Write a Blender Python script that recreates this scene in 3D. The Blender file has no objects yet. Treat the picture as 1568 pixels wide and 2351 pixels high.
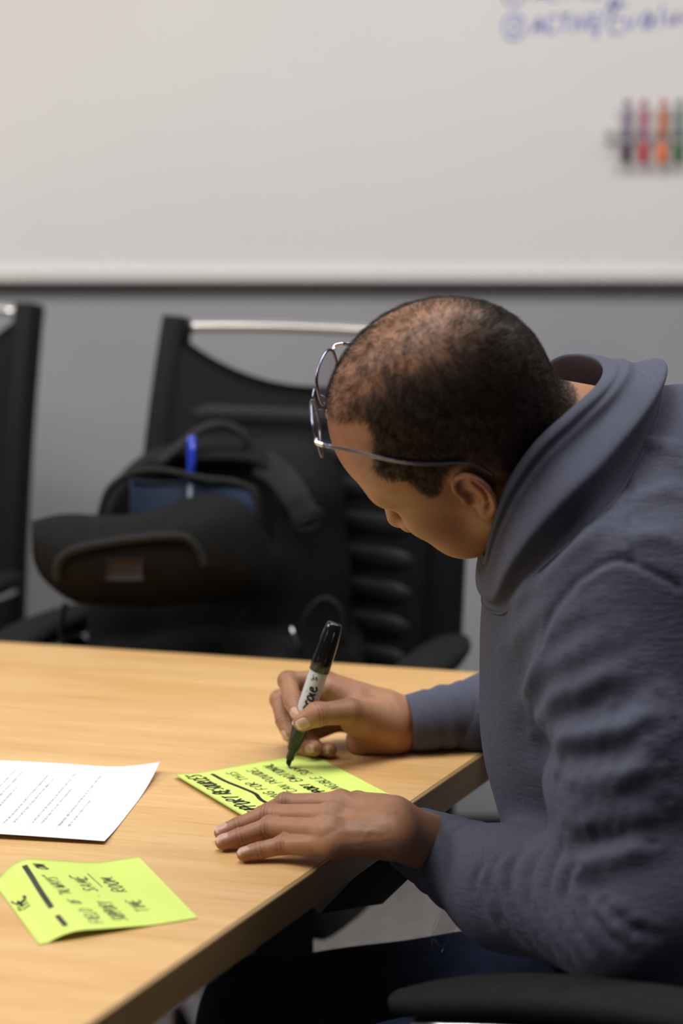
import bpy, math, random
import numpy as np
from mathutils import Vector, Matrix

random.seed(7)
rng = np.random.default_rng(7)
PI = math.pi

# ------------------------------------------------------------------ camera
CAM_H, PITCH, FPX, IW, IH = 1.39, math.radians(10.8), 4571.0, 1568.0, 2351.0
scene = bpy.context.scene
col = scene.collection
cam_d = bpy.data.cameras.new('camera')
cam = bpy.data.objects.new('camera', cam_d)
col.objects.link(cam)
cam.location = (0, 0, CAM_H)
cam.rotation_euler = (PI / 2 - PITCH, 0, 0)
cam_d.sensor_fit = 'VERTICAL'
cam_d.sensor_height = 36.0
cam_d.sensor_width = 24.0
cam_d.lens = 36.0 * FPX / IH
cam_d.clip_start = 0.05
cam_d.dof.use_dof = True
cam_d.dof.focus_distance = 1.91
cam_d.dof.aperture_fstop = 2.7
scene.camera = cam

# ------------------------------------------------------------------ world, lamps, exposure
world = bpy.data.worlds.new('world')
scene.world = world
world.use_nodes = True
world.node_tree.nodes['Background'].inputs[0].default_value = (0.80, 0.86, 1.0, 1)
world.node_tree.nodes['Background'].inputs[1].default_value = 0.06
scene.view_settings.view_transform = 'Standard'
scene.view_settings.look = 'None'
scene.view_settings.gamma = 1.0
scene.view_settings.exposure = 0.0
scene.view_settings.use_curve_mapping = False


def area_light(name, loc, size, power, color, target=None):
    l = bpy.data.lights.new(name, 'AREA')
    l.shape = 'RECTANGLE'
    l.size, l.size_y = size
    l.energy = power
    l.color = color
    o = bpy.data.objects.new(name, l)
    o.location = loc
    if target is not None:
        d = Vector(target) - Vector(loc)
        o.rotation_euler = d.to_track_quat('-Z', 'Y').to_euler()
    col.objects.link(o)
    return o


WARM = (1.0, 0.975, 0.945)
area_light('ceiling_lamp_near', (-0.70, 1.50, 2.72), (1.2, 0.9), 29, WARM)
area_light('ceiling_lamp_left', (-2.8, 2.0, 2.72), (1.2, 1.2), 74, WARM)
area_light('ceiling_lamp_middle', (0.8, 2.25, 2.72), (2.4, 0.6), 38, WARM)

# ------------------------------------------------------------------ projection helpers (real places from the camera model)
_c = np.array([0, 0, CAM_H])
_F = np.array([0, math.cos(PITCH), -math.sin(PITCH)])
_R = np.array([1.0, 0, 0])
_U = np.cross(_R, _F)


def ray(x, y):
    return _R * (x - IW / 2) / FPX + _U * (IH / 2 - y) / FPX + _F


def PY(x, y, Y):
    r = ray(x, y)
    return _c + r * (Y / r[1])


def PZ(x, y, z):
    r = ray(x, y)
    return _c + r * ((z - CAM_H) / r[2])


def nrm(v):
    v = np.asarray(v, float)
    return v / np.linalg.norm(v)


# ------------------------------------------------------------------ object helpers
def root_loc(o):
    v = np.zeros(3)
    while o is not None:
        v = v + np.array(o.location)
        o = o.parent
    return v


def empty(name, loc=(0, 0, 0), rz=0.0):
    o = bpy.data.objects.new(name, None)
    o.location = loc
    o.rotation_euler = (0, 0, rz)
    o.empty_display_size = 0.05
    col.objects.link(o)
    return o


def tag(o, label=None, cat=None, group=None, kind=None):
    if label:
        o['label'] = label
    if cat:
        o['category'] = cat
    if group:
        o['group'] = group
    if kind:
        o['kind'] = kind
    return o


def mesh_from(name, V, F):
    me = bpy.data.meshes.new(name)
    V = np.asarray(V, dtype=np.float32)
    if isinstance(F, np.ndarray) and F.ndim == 2:
        n, k = F.shape
        me.vertices.add(len(V))
        me.vertices.foreach_set('co', V.ravel())
        me.loops.add(n * k)
        me.loops.foreach_set('vertex_index', F.astype(np.int32).ravel())
        me.polygons.add(n)
        me.polygons.foreach_set('loop_start', np.arange(0, n * k, k, dtype=np.int32))
        me.polygons.foreach_set('loop_total', np.full(n, k, dtype=np.int32))
        me.update(calc_edges=True)
    else:
        me.from_pydata([tuple(v) for v in V], [], [tuple(int(i) for i in f) for f in F])
        me.update()
    me.validate()
    return me


def obj(name, V, F, mat=None, parent=None, smooth=True, world=False):
    """one mesh object; V in the parent's space, or in world space with world=True"""
    V = np.asarray(V, float)
    if world and parent is not None:
        V = V - root_loc(parent)
    off = np.zeros(3)
    me = mesh_from(name, V, F)
    if smooth:
        me.polygons.foreach_set('use_smooth', np.ones(len(me.polygons), dtype=bool))
    o = bpy.data.objects.new(name, me)
    if mat is not None:
        me.materials.append(mat)
    o.parent = parent
    col.objects.link(o)
    return o


def auto_smooth(o, ang=40):
    me = o.data
    try:
        me.set_sharp_from_angle(angle=math.radians(ang))
    except Exception:
        pass
    return o


def bevel(o, w, seg=2, ang=35):
    m = o.modifiers.new('bevel', 'BEVEL')
    m.width = w
    m.segments = seg
    m.limit_method = 'ANGLE'
    m.angle_limit = math.radians(ang)
    return o


def copy_tree(o, parent=None):
    c = o.copy()
    col.objects.link(c)
    c.parent = parent
    for ch in [x for x in bpy.data.objects if x.parent == o]:
        copy_tree(ch, c)
    return c


# --- mesh pieces
def box(c, s, R=None):
    x, y, z = [v / 2 for v in s]
    V = np.array([[-x, -y, -z], [x, -y, -z], [x, y, -z], [-x, y, -z], [-x, -y, z], [x, -y, z], [x, y, z], [-x, y, z]])
    if R is not None:
        V = V @ np.asarray(R).T
    return V + np.asarray(c), [(0, 3, 2, 1), (4, 5, 6, 7), (0, 1, 5, 4), (1, 2, 6, 5), (2, 3, 7, 6), (3, 0, 4, 7)]


def prism(poly, z0, z1):
    n = len(poly)
    V = [(x, y, z0) for x, y in poly] + [(x, y, z1) for x, y in poly]
    F = [tuple(range(n - 1, -1, -1)), tuple(range(n, 2 * n))] + [(i, (i + 1) % n, n + (i + 1) % n, n + i) for i in range(n)]
    return np.array(V), F


def catmull(pts, n=8, closed=False):
    P = np.asarray(pts, float)
    m = len(P)
    out = []
    rngi = range(m) if closed else range(m - 1)
    for i in rngi:
        if closed:
            p0, p1, p2, p3 = P[(i - 1) % m], P[i], P[(i + 1) % m], P[(i + 2) % m]
        else:
            p1, p2 = P[i], P[i + 1]
            p0 = P[i - 1] if i > 0 else 2 * p1 - p2
            p3 = P[i + 2] if i + 2 < m else 2 * p2 - p1
        for k in range(n):
            t = k / n
            out.append(0.5 * ((2 * p1) + (-p0 + p2) * t + (2 * p0 - 5 * p1 + 4 * p2 - p3) * t * t + (-p0 + 3 * p1 - 3 * p2 + p3) * t ** 3))
    if not closed:
        out.append(P[-1])
    return np.array(out)


def grid_faces(nu, nv, closeu=False, closev=False, off=0):
    F = []
    for i in range(nu if closeu else nu - 1):
        for j in range(nv if closev else nv - 1):
            a = i * nv + j
            b = ((i + 1) % nu) * nv + j
            c = ((i + 1) % nu) * nv + (j + 1) % nv
            d = i * nv + (j + 1) % nv
            F.append((off + a, off + b, off + c, off + d))
    return F


def frames(path, up=None):
    P = np.asarray(path, float)
    T = np.gradient(P, axis=0)
    T /= np.linalg.norm(T, axis=1)[:, None] + 1e-12
    if up is None:
        up = np.array([0, 0, 1.0]) if abs(T[0][2]) < 0.9 else np.array([1.0, 0, 0])
    N = []
    n = up - T[0] * (up @ T[0])
    n /= np.linalg.norm(n)
    for t in T:
        n = n - t * (n @ t)
        n /= np.linalg.norm(n)
        N.append(n.copy())
    N = np.array(N)
    B = np.cross(T, N)
    return P, T, N, B


def sweep(path, prof, up=None, caps=True, scale=None):
    """prof: (k,2) closed section in (N,B); scale: per-point multiplier (n,) or (n,2)"""
    P, T, N, B = frames(path, up)
    prof = np.asarray(prof, float)
    n, k = len(P), len(prof)
    sc = np.ones((n, 2)) if scale is None else np.asarray(scale, float)
    if sc.ndim == 1:
        sc = np.stack([sc, sc], 1)
    V = (P[:, None, :] + N[:, None, :] * (prof[None, :, 0, None] * sc[:, None, 0:1]) + B[:, None, :] * (prof[None, :, 1, None] * sc[:, None, 1:2])).reshape(-1, 3)
    F = [(i * k + j, i * k + (j + 1) % k, (i + 1) * k + (j + 1) % k, (i + 1) * k + j) for i in range(n - 1) for j in range(k)]
    if caps:
        F.append(tuple(range(k - 1, -1, -1)))
        F.append(tuple((n - 1) * k + j for j in range(k)))
    return V, F


def circ(r, k=12, r2=None):
    a = np.arange(k) / k * 2 * PI
    return np.stack([np.cos(a) * r, np.sin(a) * (r2 or r)], 1)


def superell(a, b, k=24, e=4.0):
    t = np.arange(k) / k * 2 * PI
    c, s = np.cos(t), np.sin(t)
    return np.stack([a * np.sign(c) * np.abs(c) ** (2 / e), b * np.sign(s) * np.abs(s) ** (2 / e)], 1)


def tube(path, r, k=10, up=None, caps=True):
    r = np.asarray(r, float)
    if r.ndim == 0:
        return sweep(path, circ(float(r), k), up, caps)
    return sweep(path, circ(1.0, k), up, caps, scale=r)


def lathe(prof, k=24, axis_o=(0, 0, 0), axis=(0, 0, 1)):
    """prof: list of (r, t) along axis"""
    ax = nrm(axis)
    u = nrm(np.cross(ax, [0, 0, 1] if abs(ax[2]) < 0.9 else [1, 0, 0]))
    v = np.cross(ax, u)
    V = []
    for r, t in prof:
        for j in range(k):
            a = 2 * PI * j / k
            V.append(np.asarray(axis_o) + ax * t + (u * math.cos(a) + v * math.sin(a)) * r)
    n = len(prof)
    F = [(i * k + j, i * k + (j + 1) % k, (i + 1) * k + (j + 1) % k, (i + 1) * k + j) for i in range(n - 1) for j in range(k)]
    F.append(tuple(range(k - 1, -1, -1)))
    F.append(tuple((n - 1) * k + j for j in range(k)))
    return np.array(V), F


def join(*parts):
    V, F, o = [], [], 0
    for v, f in parts:
        V.append(np.asarray(v, float))
        F += [tuple(int(i) + o for i in q) for q in f]
        o += len(v)
    return np.concatenate(V), F


def slab(top, thick, nu, nv):
    """grid of points (nu*nv,3) given thickness along its normals -> closed mesh"""
    G = np.asarray(top).reshape(nu, nv, 3)
    du = np.gradient(G, axis=0)
    dv = np.gradient(G, axis=1)
    N = np.cross(du, dv)
    N /= np.linalg.norm(N, axis=2)[..., None] + 1e-12
    bot = G - N * thick
    V = np.concatenate([G.reshape(-1, 3), bot.reshape(-1, 3)])
    o = nu * nv
    F = grid_faces(nu, nv)
    F += [tuple(reversed(f)) for f in grid_faces(nu, nv, off=o)]
    for i in range(nu - 1):
        a, b = i * nv, (i + 1) * nv
        F.append((a, o + a, o + b, b)[::-1])
        a, b = i * nv + nv - 1, (i + 1) * nv + nv - 1
        F.append((a, b, o + b, o + a)[::-1])
    for j in range(nv - 1):
        F.append((j, j + 1, o + j + 1, o + j)[::-1])
        a = (nu - 1) * nv + j
        F.append((a, o + a, o + a + 1, a + 1)[::-1])
    return V, F


# ------------------------------------------------------------------ signed distance fields and surface nets
def smin(a, b, k):
    h = np.clip(0.5 + 0.5 * (b - a) / k, 0, 1)
    return b * (1 - h) + a * h - k * h * (1 - h)


def smax(a, b, k):
    return -smin(-a, -b, k)


def s_sphere(p, c, r):
    return np.linalg.norm(p - np.asarray(c), axis=1) - r


def s_ell(p, c, r, R=None):
    q = p - np.asarray(c)
    if R is not None:
        q = q @ np.asarray(R).T        # rows of R are the local axes
    r = np.asarray(r, float)
    k0 = np.linalg.norm(q / r, axis=1)
    k1 = np.linalg.norm(q / (r * r), axis=1) + 1e-9
    return k0 * (k0 - 1) / k1


def s_cone(p, a, b, ra, rb):
    a = np.asarray(a, float)
    b = np.asarray(b, float)
    ab = b - a
    L2 = ab @ ab + 1e-12
    t = np.clip(((p - a) @ ab) / L2, 0, 1)
    return np.linalg.norm(p - a - t[:, None] * ab, axis=1) - (ra + (rb - ra) * t)


def s_chain(p, pts, rad, k=0.004):
    d = None
    for i in range(len(pts) - 1):
        e = s_cone(p, pts[i], pts[i + 1], rad[i], rad[i + 1])
        d = e if d is None else smin(d, e, k)
    return d


def s_box(p, c, h, r, R=None):
    q = p - np.asarray(c)
    if R is not None:
        q = q @ np.asarray(R).T
    q = np.abs(q) - (np.asarray(h) - r)
    return np.linalg.norm(np.maximum(q, 0), axis=1) + np.minimum(q.max(axis=1), 0) - r


def nets(fn, lo, hi, h, B=6, marg=1.6):
    """sparse surface nets of fn(points) inside the box lo..hi at step h"""
    lo = np.asarray(lo, float)
    nb = np.maximum(np.ceil((np.asarray(hi) - lo) / (h * B)).astype(int), 1)
    gi = np.stack(np.meshgrid(*[np.arange(n) for n in nb], indexing='ij'), -1).reshape(-1, 3)
    cen = lo + (gi + 0.5) * (h * B)
    dc = fn(cen)
    near = np.abs(dc) < h * B * 0.87 * marg + 2 * h
    D = np.repeat(np.repeat(np.repeat(np.where(dc < 0, -1.0, 1.0).reshape(nb), B, 0), B, 1), B, 2).astype(np.float32)
    loc = np.stack(np.meshgrid(np.arange(B), np.arange(B), np.arange(B), indexing='ij'), -1).reshape(-1, 3)
    nz = gi[near]
    for s in range(0, len(nz), 1500):
        blk = nz[s:s + 1500]
        idx = (blk[:, None, :] * B + loc[None]).reshape(-1, 3)
        D[idx[:, 0], idx[:, 1], idx[:, 2]] = fn(lo + idx * h)
    S = D < 0
    nx, ny, nzz = D.shape
    cnt = np.zeros((nx - 1, ny - 1, nzz - 1), np.int8)
    for a in (0, 1):
        for b in (0, 1):
            for c in (0, 1):
                cnt += S[a:nx - 1 + a, b:ny - 1 + b, c:nzz - 1 + c]
    act = (cnt > 0) & (cnt < 8)
    ci = np.argwhere(act)
    ids = -np.ones(act.shape, np.int64)
    ids[act] = np.arange(len(ci))
    acc = np.zeros((len(ci), 3))
    num = np.zeros(len(ci))
    cor = [(a, b, c) for a in (0, 1) for b in (0, 1) for c in (0, 1)]
    for A in cor:
        for ax in range(3):
            if A[ax] == 1:
                continue
            Bc = list(A)
            Bc[ax] = 1
            da = D[ci[:, 0] + A[0], ci[:, 1] + A[1], ci[:, 2] + A[2]].astype(float)
            db = D[ci[:, 0] + Bc[0], ci[:, 1] + Bc[1], ci[:, 2] + Bc[2]].astype(float)
            m = (da < 0) != (db < 0)
            t = np.where(m, da / np.where(m, da - db, 1), 0)
            pt = np.repeat(np.array(A, float)[None], len(ci), 0)
            pt[:, ax] += t
            acc[m] += pt[m]
            num[m] += 1
    V = lo + (ci + acc / num[:, None]) * h
    quads = []
    for ax in range(3):
        u, v = [(1, 2), (2, 0), (0, 1)][ax]
        sl0 = [slice(None)] * 3
        sl1 = [slice(None)] * 3
        sl0[ax] = slice(0, -1)
        sl1[ax] = slice(1, None)
        ch = S[tuple(sl0)] != S[tuple(sl1)]
        e = np.argwhere(ch)
        e = e[(e[:, u] > 0) & (e[:, v] > 0) & (e[:, u] < D.shape[u] - 1) & (e[:, v] < D.shape[v] - 1)]
        du = np.zeros(3, int)
        du[u] = 1
        dv = np.zeros(3, int)
        dv[v] = 1
        q = [ids[tuple((e - o).T)] for o in (du + dv, dv, np.zeros(3, int), du)]
        q = np.stack(q, 1)
        inside = S[tuple(e.T)]
        q = np.where(inside[:, None], q, q[:, ::-1])
        quads.append(q)
    Q = np.concatenate(quads)
    Q = Q[(Q >= 0).all(1)]
    return V, Q


def vnormals(V, Q):
    a, b, c, d = V[Q[:, 0]], V[Q[:, 1]], V[Q[:, 2]], V[Q[:, 3]]
    fn = np.cross(c - a, d - b)
    N = np.zeros_like(V)
    for k in range(4):
        for c_ in range(3):
            N[:, c_] += np.bincount(Q[:, k], fn[:, c_], len(V))
    return N / (np.linalg.norm(N, axis=1)[:, None] + 1e-12)


def relax(V, Q, it=2, w=0.5):
    E = np.concatenate([Q[:, [0, 1]], Q[:, [1, 2]], Q[:, [2, 3]], Q[:, [3, 0]]])
    cnt = np.bincount(E.ravel(), minlength=len(V)).astype(float)
    for _ in range(it):
        A = np.zeros_like(V)
        for k in range(3):
            A[:, k] = np.bincount(E[:, 0], V[E[:, 1], k], len(V)) + np.bincount(E[:, 1], V[E[:, 0], k], len(V))
        V = V + w * (A / np.maximum(cnt, 1)[:, None] - V)
    return V


def poly_dist(V, P):
    """distance of points to a polyline"""
    best = np.full(len(V), 1e9)
    for i in range(len(P) - 1):
        a, ab = P[i], P[i + 1] - P[i]
        t = np.clip(((V - a) @ ab) / (ab @ ab + 1e-12), 0, 1)
        best = np.minimum(best, np.linalg.norm(V - a - t[:, None] * ab, axis=1))
    return best


_NT = np.random.default_rng(11).random(4096)


def vnoise(P, cell, seed=0):
    """smooth random values 0..1 on a lattice of the given cell size"""
    q = np.asarray(P) / cell + 100.0
    i = np.floor(q).astype(np.int64)
    f = q - i
    f = f * f * (3 - 2 * f)
    out = np.zeros(len(q))
    for a in (0, 1):
        for b in (0, 1):
            for c in (0, 1):
                h = ((i[:, 0] + a) * 73856093 ^ (i[:, 1] + b) * 19349663 ^ (i[:, 2] + c) * 83492791 ^ seed * 7919) & 4095
                w = (f[:, 0] if a else 1 - f[:, 0]) * (f[:, 1] if b else 1 - f[:, 1]) * (f[:, 2] if c else 1 - f[:, 2])
                out += w * _NT[h]
    return out


def attr(o, name, vals):
    a = o.data.attributes.new(name, 'FLOAT', 'POINT')
    a.data.foreach_set('value', np.asarray(vals, np.float32))


# ------------------------------------------------------------------ stroke lettering
GL = {
 'A': [[(0, 0), (.45, 1), (.9, 0)], [(.15, .38), (.78, .38)]],
 'B': [[(0, 0), (.05, 1), (.6, .9), (.55, .6), (.08, .52), (.7, .42), (.65, .05), (0, 0)]],
 'C': [[(.8, .85), (.45, 1), (.08, .6), (.12, .15), (.5, 0), (.85, .15)]],
 'D': [[(0, 0), (.05, 1), (.6, .85), (.8, .45), (.5, .08), (0, 0)]],
 'E': [[(.75, 1), (.05, .95), (0, .02), (.75, 0)], [(.02, .5), (.6, .52)]],
 'F': [[(.8, 1), (.05, .96), (0, 0)], [(.02, .5), (.6, .52)]],
 'G': [[(.8, .85), (.45, 1), (.06, .6), (.14, .12), (.55, 0), (.8, .2), (.8, .45), (.5, .45)]],
 'H': [[(0, 0), (.05, 1)], [(.72, 0), (.78, 1)], [(.02, .48), (.75, .55)]],
 'I': [[(.15, 0), (.2, 1)]],
 'K': [[(0, 0), (.05, 1)], [(.75, 1), (.05, .45), (.8, 0)]],
 'L': [[(.05, 1), (0, .02), (.7, 0)]],
 'M': [[(0, 0), (.12, 1), (.45, .25), (.8, 1), (.95, 0)]],
 'N': [[(0, 0), (.06, 1), (.7, 0), (.78, 1)]],
 'O': [[(.45, 1), (.06, .65), (.12, .15), (.5, 0), (.85, .4), (.75, .85), (.45, 1)]],
 'P': [[(0, -.1), (.05, 1), (.65, .92), (.68, .6), (.05, .45)]],
 'R': [[(0, 0), (.05, 1), (.65, .92), (.65, .62), (.05, .5), (.78, 0)]],
 'S': [[(.75, .9), (.35, 1), (.1, .75), (.6, .42), (.62, .1), (.05, .02)]],
 'T': [[(0, .95), (.85, 1)], [(.42, .98), (.38, 0)]],
 'U': [[(0, 1), (.05, .2), (.4, 0), (.72, .25), (.78, 1)]],
 'V': [[(0, 1), (.4, 0), (.8, 1)]],
 'W': [[(0, 1), (.25, 0), (.5, .7), (.75, 0), (1, 1)]],
 'Y': [[(0, 1), (.4, .5), (.8, 1)], [(.4, .5), (.3, 0)]],
 'e': [[(.1, .3), (.6, .4), (.4, .6), (.1, .35), (.3, 0), (.7, .1)]],
 'a': [[(.6, .5), (.25, .55), (.08, .2), (.4, .02), (.6, .5), (.65, 0)]],
 'l': [[(.2, 1), (.15, 0)]], 'u': [[(0, .5), (.1, .05), (.5, .1), (.6, .5), (.65, 0)]],
 'v': [[(0, .5), (.3, 0), (.6, .5)]], 't': [[(.3, .9), (.25, .05), (.5, 0)], [(0, .55), (.6, .6)]],
 'i': [[(.2, .5), (.2, 0)], [(.2, .75), (.22, .8)]], 'o': [[(.3, .55), (.05, .25), (.35, 0), (.6, .3), (.3, .55)]],
 'n': [[(0, 0), (.05, .5)], [(.03, .3), (.35, .55), (.5, .35), (.52, 0)]],
 '2': [[(.05, .75), (.4, 1), (.7, .7), (.05, 0), (.8, .02)]],
 '/': [[(.7, 1.2), (0, -.3)]], ',': [[(.2, .1), (.1, -.2)]], '.': [[(.1, 0), (.16, .04)]],
 '"': [[(.1, 1.05), (.12, .8)], [(.35, 1.05), (.37, .8)]], '-': [[(.05, .45), (.6, .5)]], '&': [[(.8, 0), (.15, .75), (.4, 1), (.6, .8), (.1, .3), (.3, 0), (.8, .4)]],
}


def text_strokes(s, h, adv=0.95, slant=0.15, jit=0.05, seed=1, wscale=0.72):
    r = random.Random(seed)
    out, x = [], 0.0
    for ch in s:
        if ch == ' ':
            x += 0.6 * h
            continue
        g = GL.get(ch)
        if g is None:
            x += 0.5 * h
            continue
        dy = r.uniform(-jit, jit) * h
        sc = 1 + r.uniform(-jit, jit) * 1.5
        mx = max(p[0] for st in g for p in st)
        for st in g:
            out.append([(x + (px * wscale * sc + slant * py) * h, dy + py * h * sc) for px, py in st])
        x += (mx * wscale * 1.0 + 0.28) * h * adv
    return out, x


def ribbons(strokes, width, mapf, wjit=0.0, seed=3, lift=0.0):
    """flat pen strokes; mapf(x,y)->3D point (array in, array out)"""
    r = random.Random(seed)
    Vs, Fs, o = [], [], 0
    for st in strokes:
        P = catmull(st, 4) if len(st) > 2 else np.array([np.array(st[0]) + (np.array(st[1]) - np.array(st[0])) * t for t in np.linspace(0, 1, 8)])
        T = np.gradient(P, axis=0)
        T /= np.linalg.norm(T, axis=1)[:, None] + 1e-12
        N = np.stack([-T[:, 1], T[:, 0]], 1)
        w = width / 2 * (1 + r.uniform(-wjit, wjit))
        A, Bp = P + N * w, P - N * w
        n = len(P)
        V = np.concatenate([mapf(A), mapf(Bp)])
        Vs.append(V)
        Fs += [(o + i, o + n + i, o + n + i + 1, o + i + 1) for i in range(n - 1)]
        o += 2 * n
    return np.concatenate(Vs), Fs

# ------------------------------------------------------------------ materials
class NT:
    def __init__(s, name):
        s.m = bpy.data.materials.new(name)
        s.m.use_nodes = True
        s.t = s.m.node_tree
        s.b = s.t.nodes['Principled BSDF']

    def n(s, kind, **kw):
        nd = s.t.nodes.new(kind)
        for k, v in kw.items():
            if k.startswith('i_'):
                key = k[2:]
                nd.inputs[int(key) if key.isdigit() else key.replace('_', ' ')].default_value = v
            else:
                setattr(nd, k, v)
        return nd

    def l(s, a, b):
        s.t.links.new(a, b)

    def set(s, **kw):
        for k, v in kw.items():
            s.b.inputs[k.replace('_', ' ')].default_value = v

    def coords(s, scale=(1, 1, 1), rot=(0, 0, 0), which='Object'):
        tc = s.n('ShaderNodeTexCoord')
        mp = s.n('ShaderNodeMapping')
        mp.inputs['Scale'].default_value = scale
        mp.inputs['Rotation'].default_value = rot
        s.l(tc.outputs[which], mp.inputs['Vector'])
        return mp.outputs[0]

    def noise(s, vec, scale, detail=4, rough=0.55):
        nd = s.n('ShaderNodeTexNoise')
        nd.inputs['Scale'].default_value = scale
        nd.inputs['Detail'].default_value = detail
        nd.inputs['Roughness'].default_value = rough
        if vec is not None:
            s.l(vec, nd.inputs['Vector'])
        return nd.outputs['Fac']

    def ramp(s, fac, stops):
        r = s.n('ShaderNodeValToRGB')
        e = r.color_ramp.elements
        e[0].position, e[0].color = stops[0][0], (*stops[0][1], 1)
        e[1].position, e[1].color = stops[-1][0], (*stops[-1][1], 1)
        for p, c in stops[1:-1]:
            q = e.new(p)
            q.color = (*c, 1)
        s.l(fac, r.inputs[0])
        return r.outputs[0]

    def mix(s, fac, a, b, mode='MIX'):
        m = s.n('ShaderNodeMix', data_type='RGBA', blend_type=mode)
        for sock, v in ((m.inputs[0], fac), (m.inputs[6], a), (m.inputs[7], b)):
            if isinstance(v, (int, float)):
                sock.default_value = v
            elif isinstance(v, tuple):
                sock.default_value = (*v, 1) if len(v) == 3 else v
            else:
                s.l(v, sock)
        return m.outputs[2]

    def math(s, op, a, b=None):
        m = s.n('ShaderNodeMath', operation=op)
        for i, v in enumerate((a, b)):
            if v is None:
                continue
            if isinstance(v, (int, float)):
                m.inputs[i].default_value = v
            else:
                s.l(v, m.inputs[i])
        return m.outputs[0]

    def bump(s, h, strength=0.3, dist=0.002, normal=None):
        b = s.n('ShaderNodeBump')
        b.inputs['Strength'].default_value = strength
        b.inputs['Distance'].default_value = dist
        s.l(h, b.inputs['Height'])
        if normal is not None:
            s.l(normal, b.inputs['Normal'])
        return b.outputs[0]

    def attr(s, name):
        a = s.n('ShaderNodeAttribute', attribute_name=name)
        return a.outputs['Fac']


def simple(name, colr, rough=0.5, metal=0.0, spec=0.5, var=0.06, scale=60, bump=0.0, bscale=300, bdist=0.001, coat=0.0):
    t = NT(name)
    v = t.coords()
    n = t.noise(v, scale)
    lo = tuple(max(c * (1 - var * 2), 0) for c in colr)
    hi = tuple(min(c * (1 + var * 2), 1) for c in colr)
    t.l(t.ramp(n, [(0.25, lo), (0.75, hi)]), t.b.inputs['Base Color'])
    t.set(Roughness=rough, Metallic=metal)
    t.b.inputs['Specular IOR Level'].default_value = spec
    if coat:
        t.b.inputs['Coat Weight'].default_value = coat
        t.b.inputs['Coat Roughness'].default_value = 0.1
    if bump:
        t.l(t.bump(t.noise(v, bscale, 3), bump, bdist), t.b.inputs['Normal'])
    return t.m


M = {}
M['whiteboard'] = simple('whiteboard_enamel', (0.86, 0.84, 0.835), 0.42, var=0.008, scale=3, spec=0.35)
M['wall'] = simple('grey_wall_paint', (0.385, 0.385, 0.41), 0.8, var=0.02, scale=4, bump=0.1, bscale=500, spec=0.2)
M['ceiling'] = simple('ceiling_tile', (0.75, 0.75, 0.73), 0.9, var=0.02)
M['carpet'] = simple('grey_carpet', (0.34, 0.31, 0.295), 0.95, var=0.15, scale=40, bump=0.6, bscale=700, bdist=0.004, spec=0.1)
M['alu'] = simple('brushed_aluminium', (0.72, 0.71, 0.70), 0.28, metal=1.0, var=0.03, scale=30)
M['chrome'] = simple('polished_chrome', (0.90, 0.88, 0.86), 0.30, metal=1.0, var=0.02)
M['black_plastic'] = simple('black_plastic', (0.0065, 0.0065, 0.0075), 0.55, var=0.1, spec=0.2)
M['black_mesh'] = simple('black_chair_mesh', (0.0065, 0.0065, 0.0080), 0.75, var=0.15, scale=200, bump=0.3, bscale=900, spec=0.25)
M['black_pad'] = simple('black_chair_padding', (0.009, 0.009, 0.011), 0.6, var=0.1, bump=0.25, bscale=500, spec=0.4)
M['arm_pad'] = simple('dark_grey_arm_pad', (0.012, 0.0116, 0.0124), 0.85, var=0.1, bump=0.3, bscale=900, spec=0.15)
M['nylon'] = simple('black_nylon_fabric', (0.0060, 0.0060, 0.0062), 0.75, var=0.15, bump=0.4, bscale=700, spec=0.18)
M['nylon_soft'] = simple('black_nylon_webbing', (0.014, 0.0138, 0.0138), 0.75, var=0.12, bump=0.5, bscale=500, spec=0.3)
M['lining'] = simple('slate_blue_folder', (0.055, 0.085, 0.16), 0.6, var=0.08, scale=12)
M['patch'] = simple('brown_leather_patch', (0.011, 0.006, 0.005), 0.8, var=0.2)
M['pen_blue'] = simple('blue_pen_plastic', (0.01, 0.05, 0.55), 0.25, var=0.05, coat=0.5)
M['pen_clear'] = simple('translucent_grey_pen_barrel', (0.22, 0.25, 0.32), 0.3, var=0.05)
M['ink'] = simple('black_marker_ink', (0.022, 0.023, 0.022), 0.6, var=0.2, spec=0.2)
M['ink_thin'] = simple('grey_black_marker_ink', (0.05, 0.052, 0.045), 0.6, var=0.2, spec=0.2)
M['print'] = simple('grey_printed_text', (0.40, 0.38, 0.40), 0.8, var=0.2, spec=0.1)
M['print_bold'] = simple('dark_printed_text', (0.10, 0.09, 0.10), 0.8, var=0.2, spec=0.1)
M['ink_blue'] = simple('blue_whiteboard_ink', (0.30, 0.32, 0.66), 0.6, var=0.15, spec=0.2)
M['paper'] = simple('white_paper', (0.88, 0.88, 0.90), 0.85, var=0.006, spec=0.2)
M['cap_black'] = simple('glossy_black_marker_cap', (0.006, 0.006, 0.006), 0.16, var=0.05, spec=0.5)
M['barrel'] = simple('pale_grey_marker_barrel', (0.56, 0.56, 0.58), 0.28, var=0.02, spec=0.5)
M['nib'] = simple('black_felt_nib', (0.012, 0.012, 0.012), 0.9, var=0.1)
M['glass_metal'] = simple('gunmetal_glasses_frame', (0.16, 0.16, 0.22), 0.22, metal=0.9, var=0.06)
M['glass_pad'] = simple('clear_nose_pad', (0.62, 0.52, 0.45), 0.25, var=0.03)
M['trouser'] = simple('navy_trouser_cloth', (0.014, 0.020, 0.045), 0.85, var=0.15, bump=0.3, bscale=700, spec=0.15)
M['belt'] = simple('black_belt', (0.012, 0.012, 0.012), 0.5, var=0.1)
M['shoe'] = simple('black_shoe_leather', (0.012, 0.012, 0.012), 0.35, var=0.1)
M['table_metal'] = simple('black_table_steel', (0.013, 0.013, 0.013), 0.6, var=0.1)
M['acrylic'] = simple('white_marker_holder', (0.74, 0.71, 0.68), 0.4, var=0.01)
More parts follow.
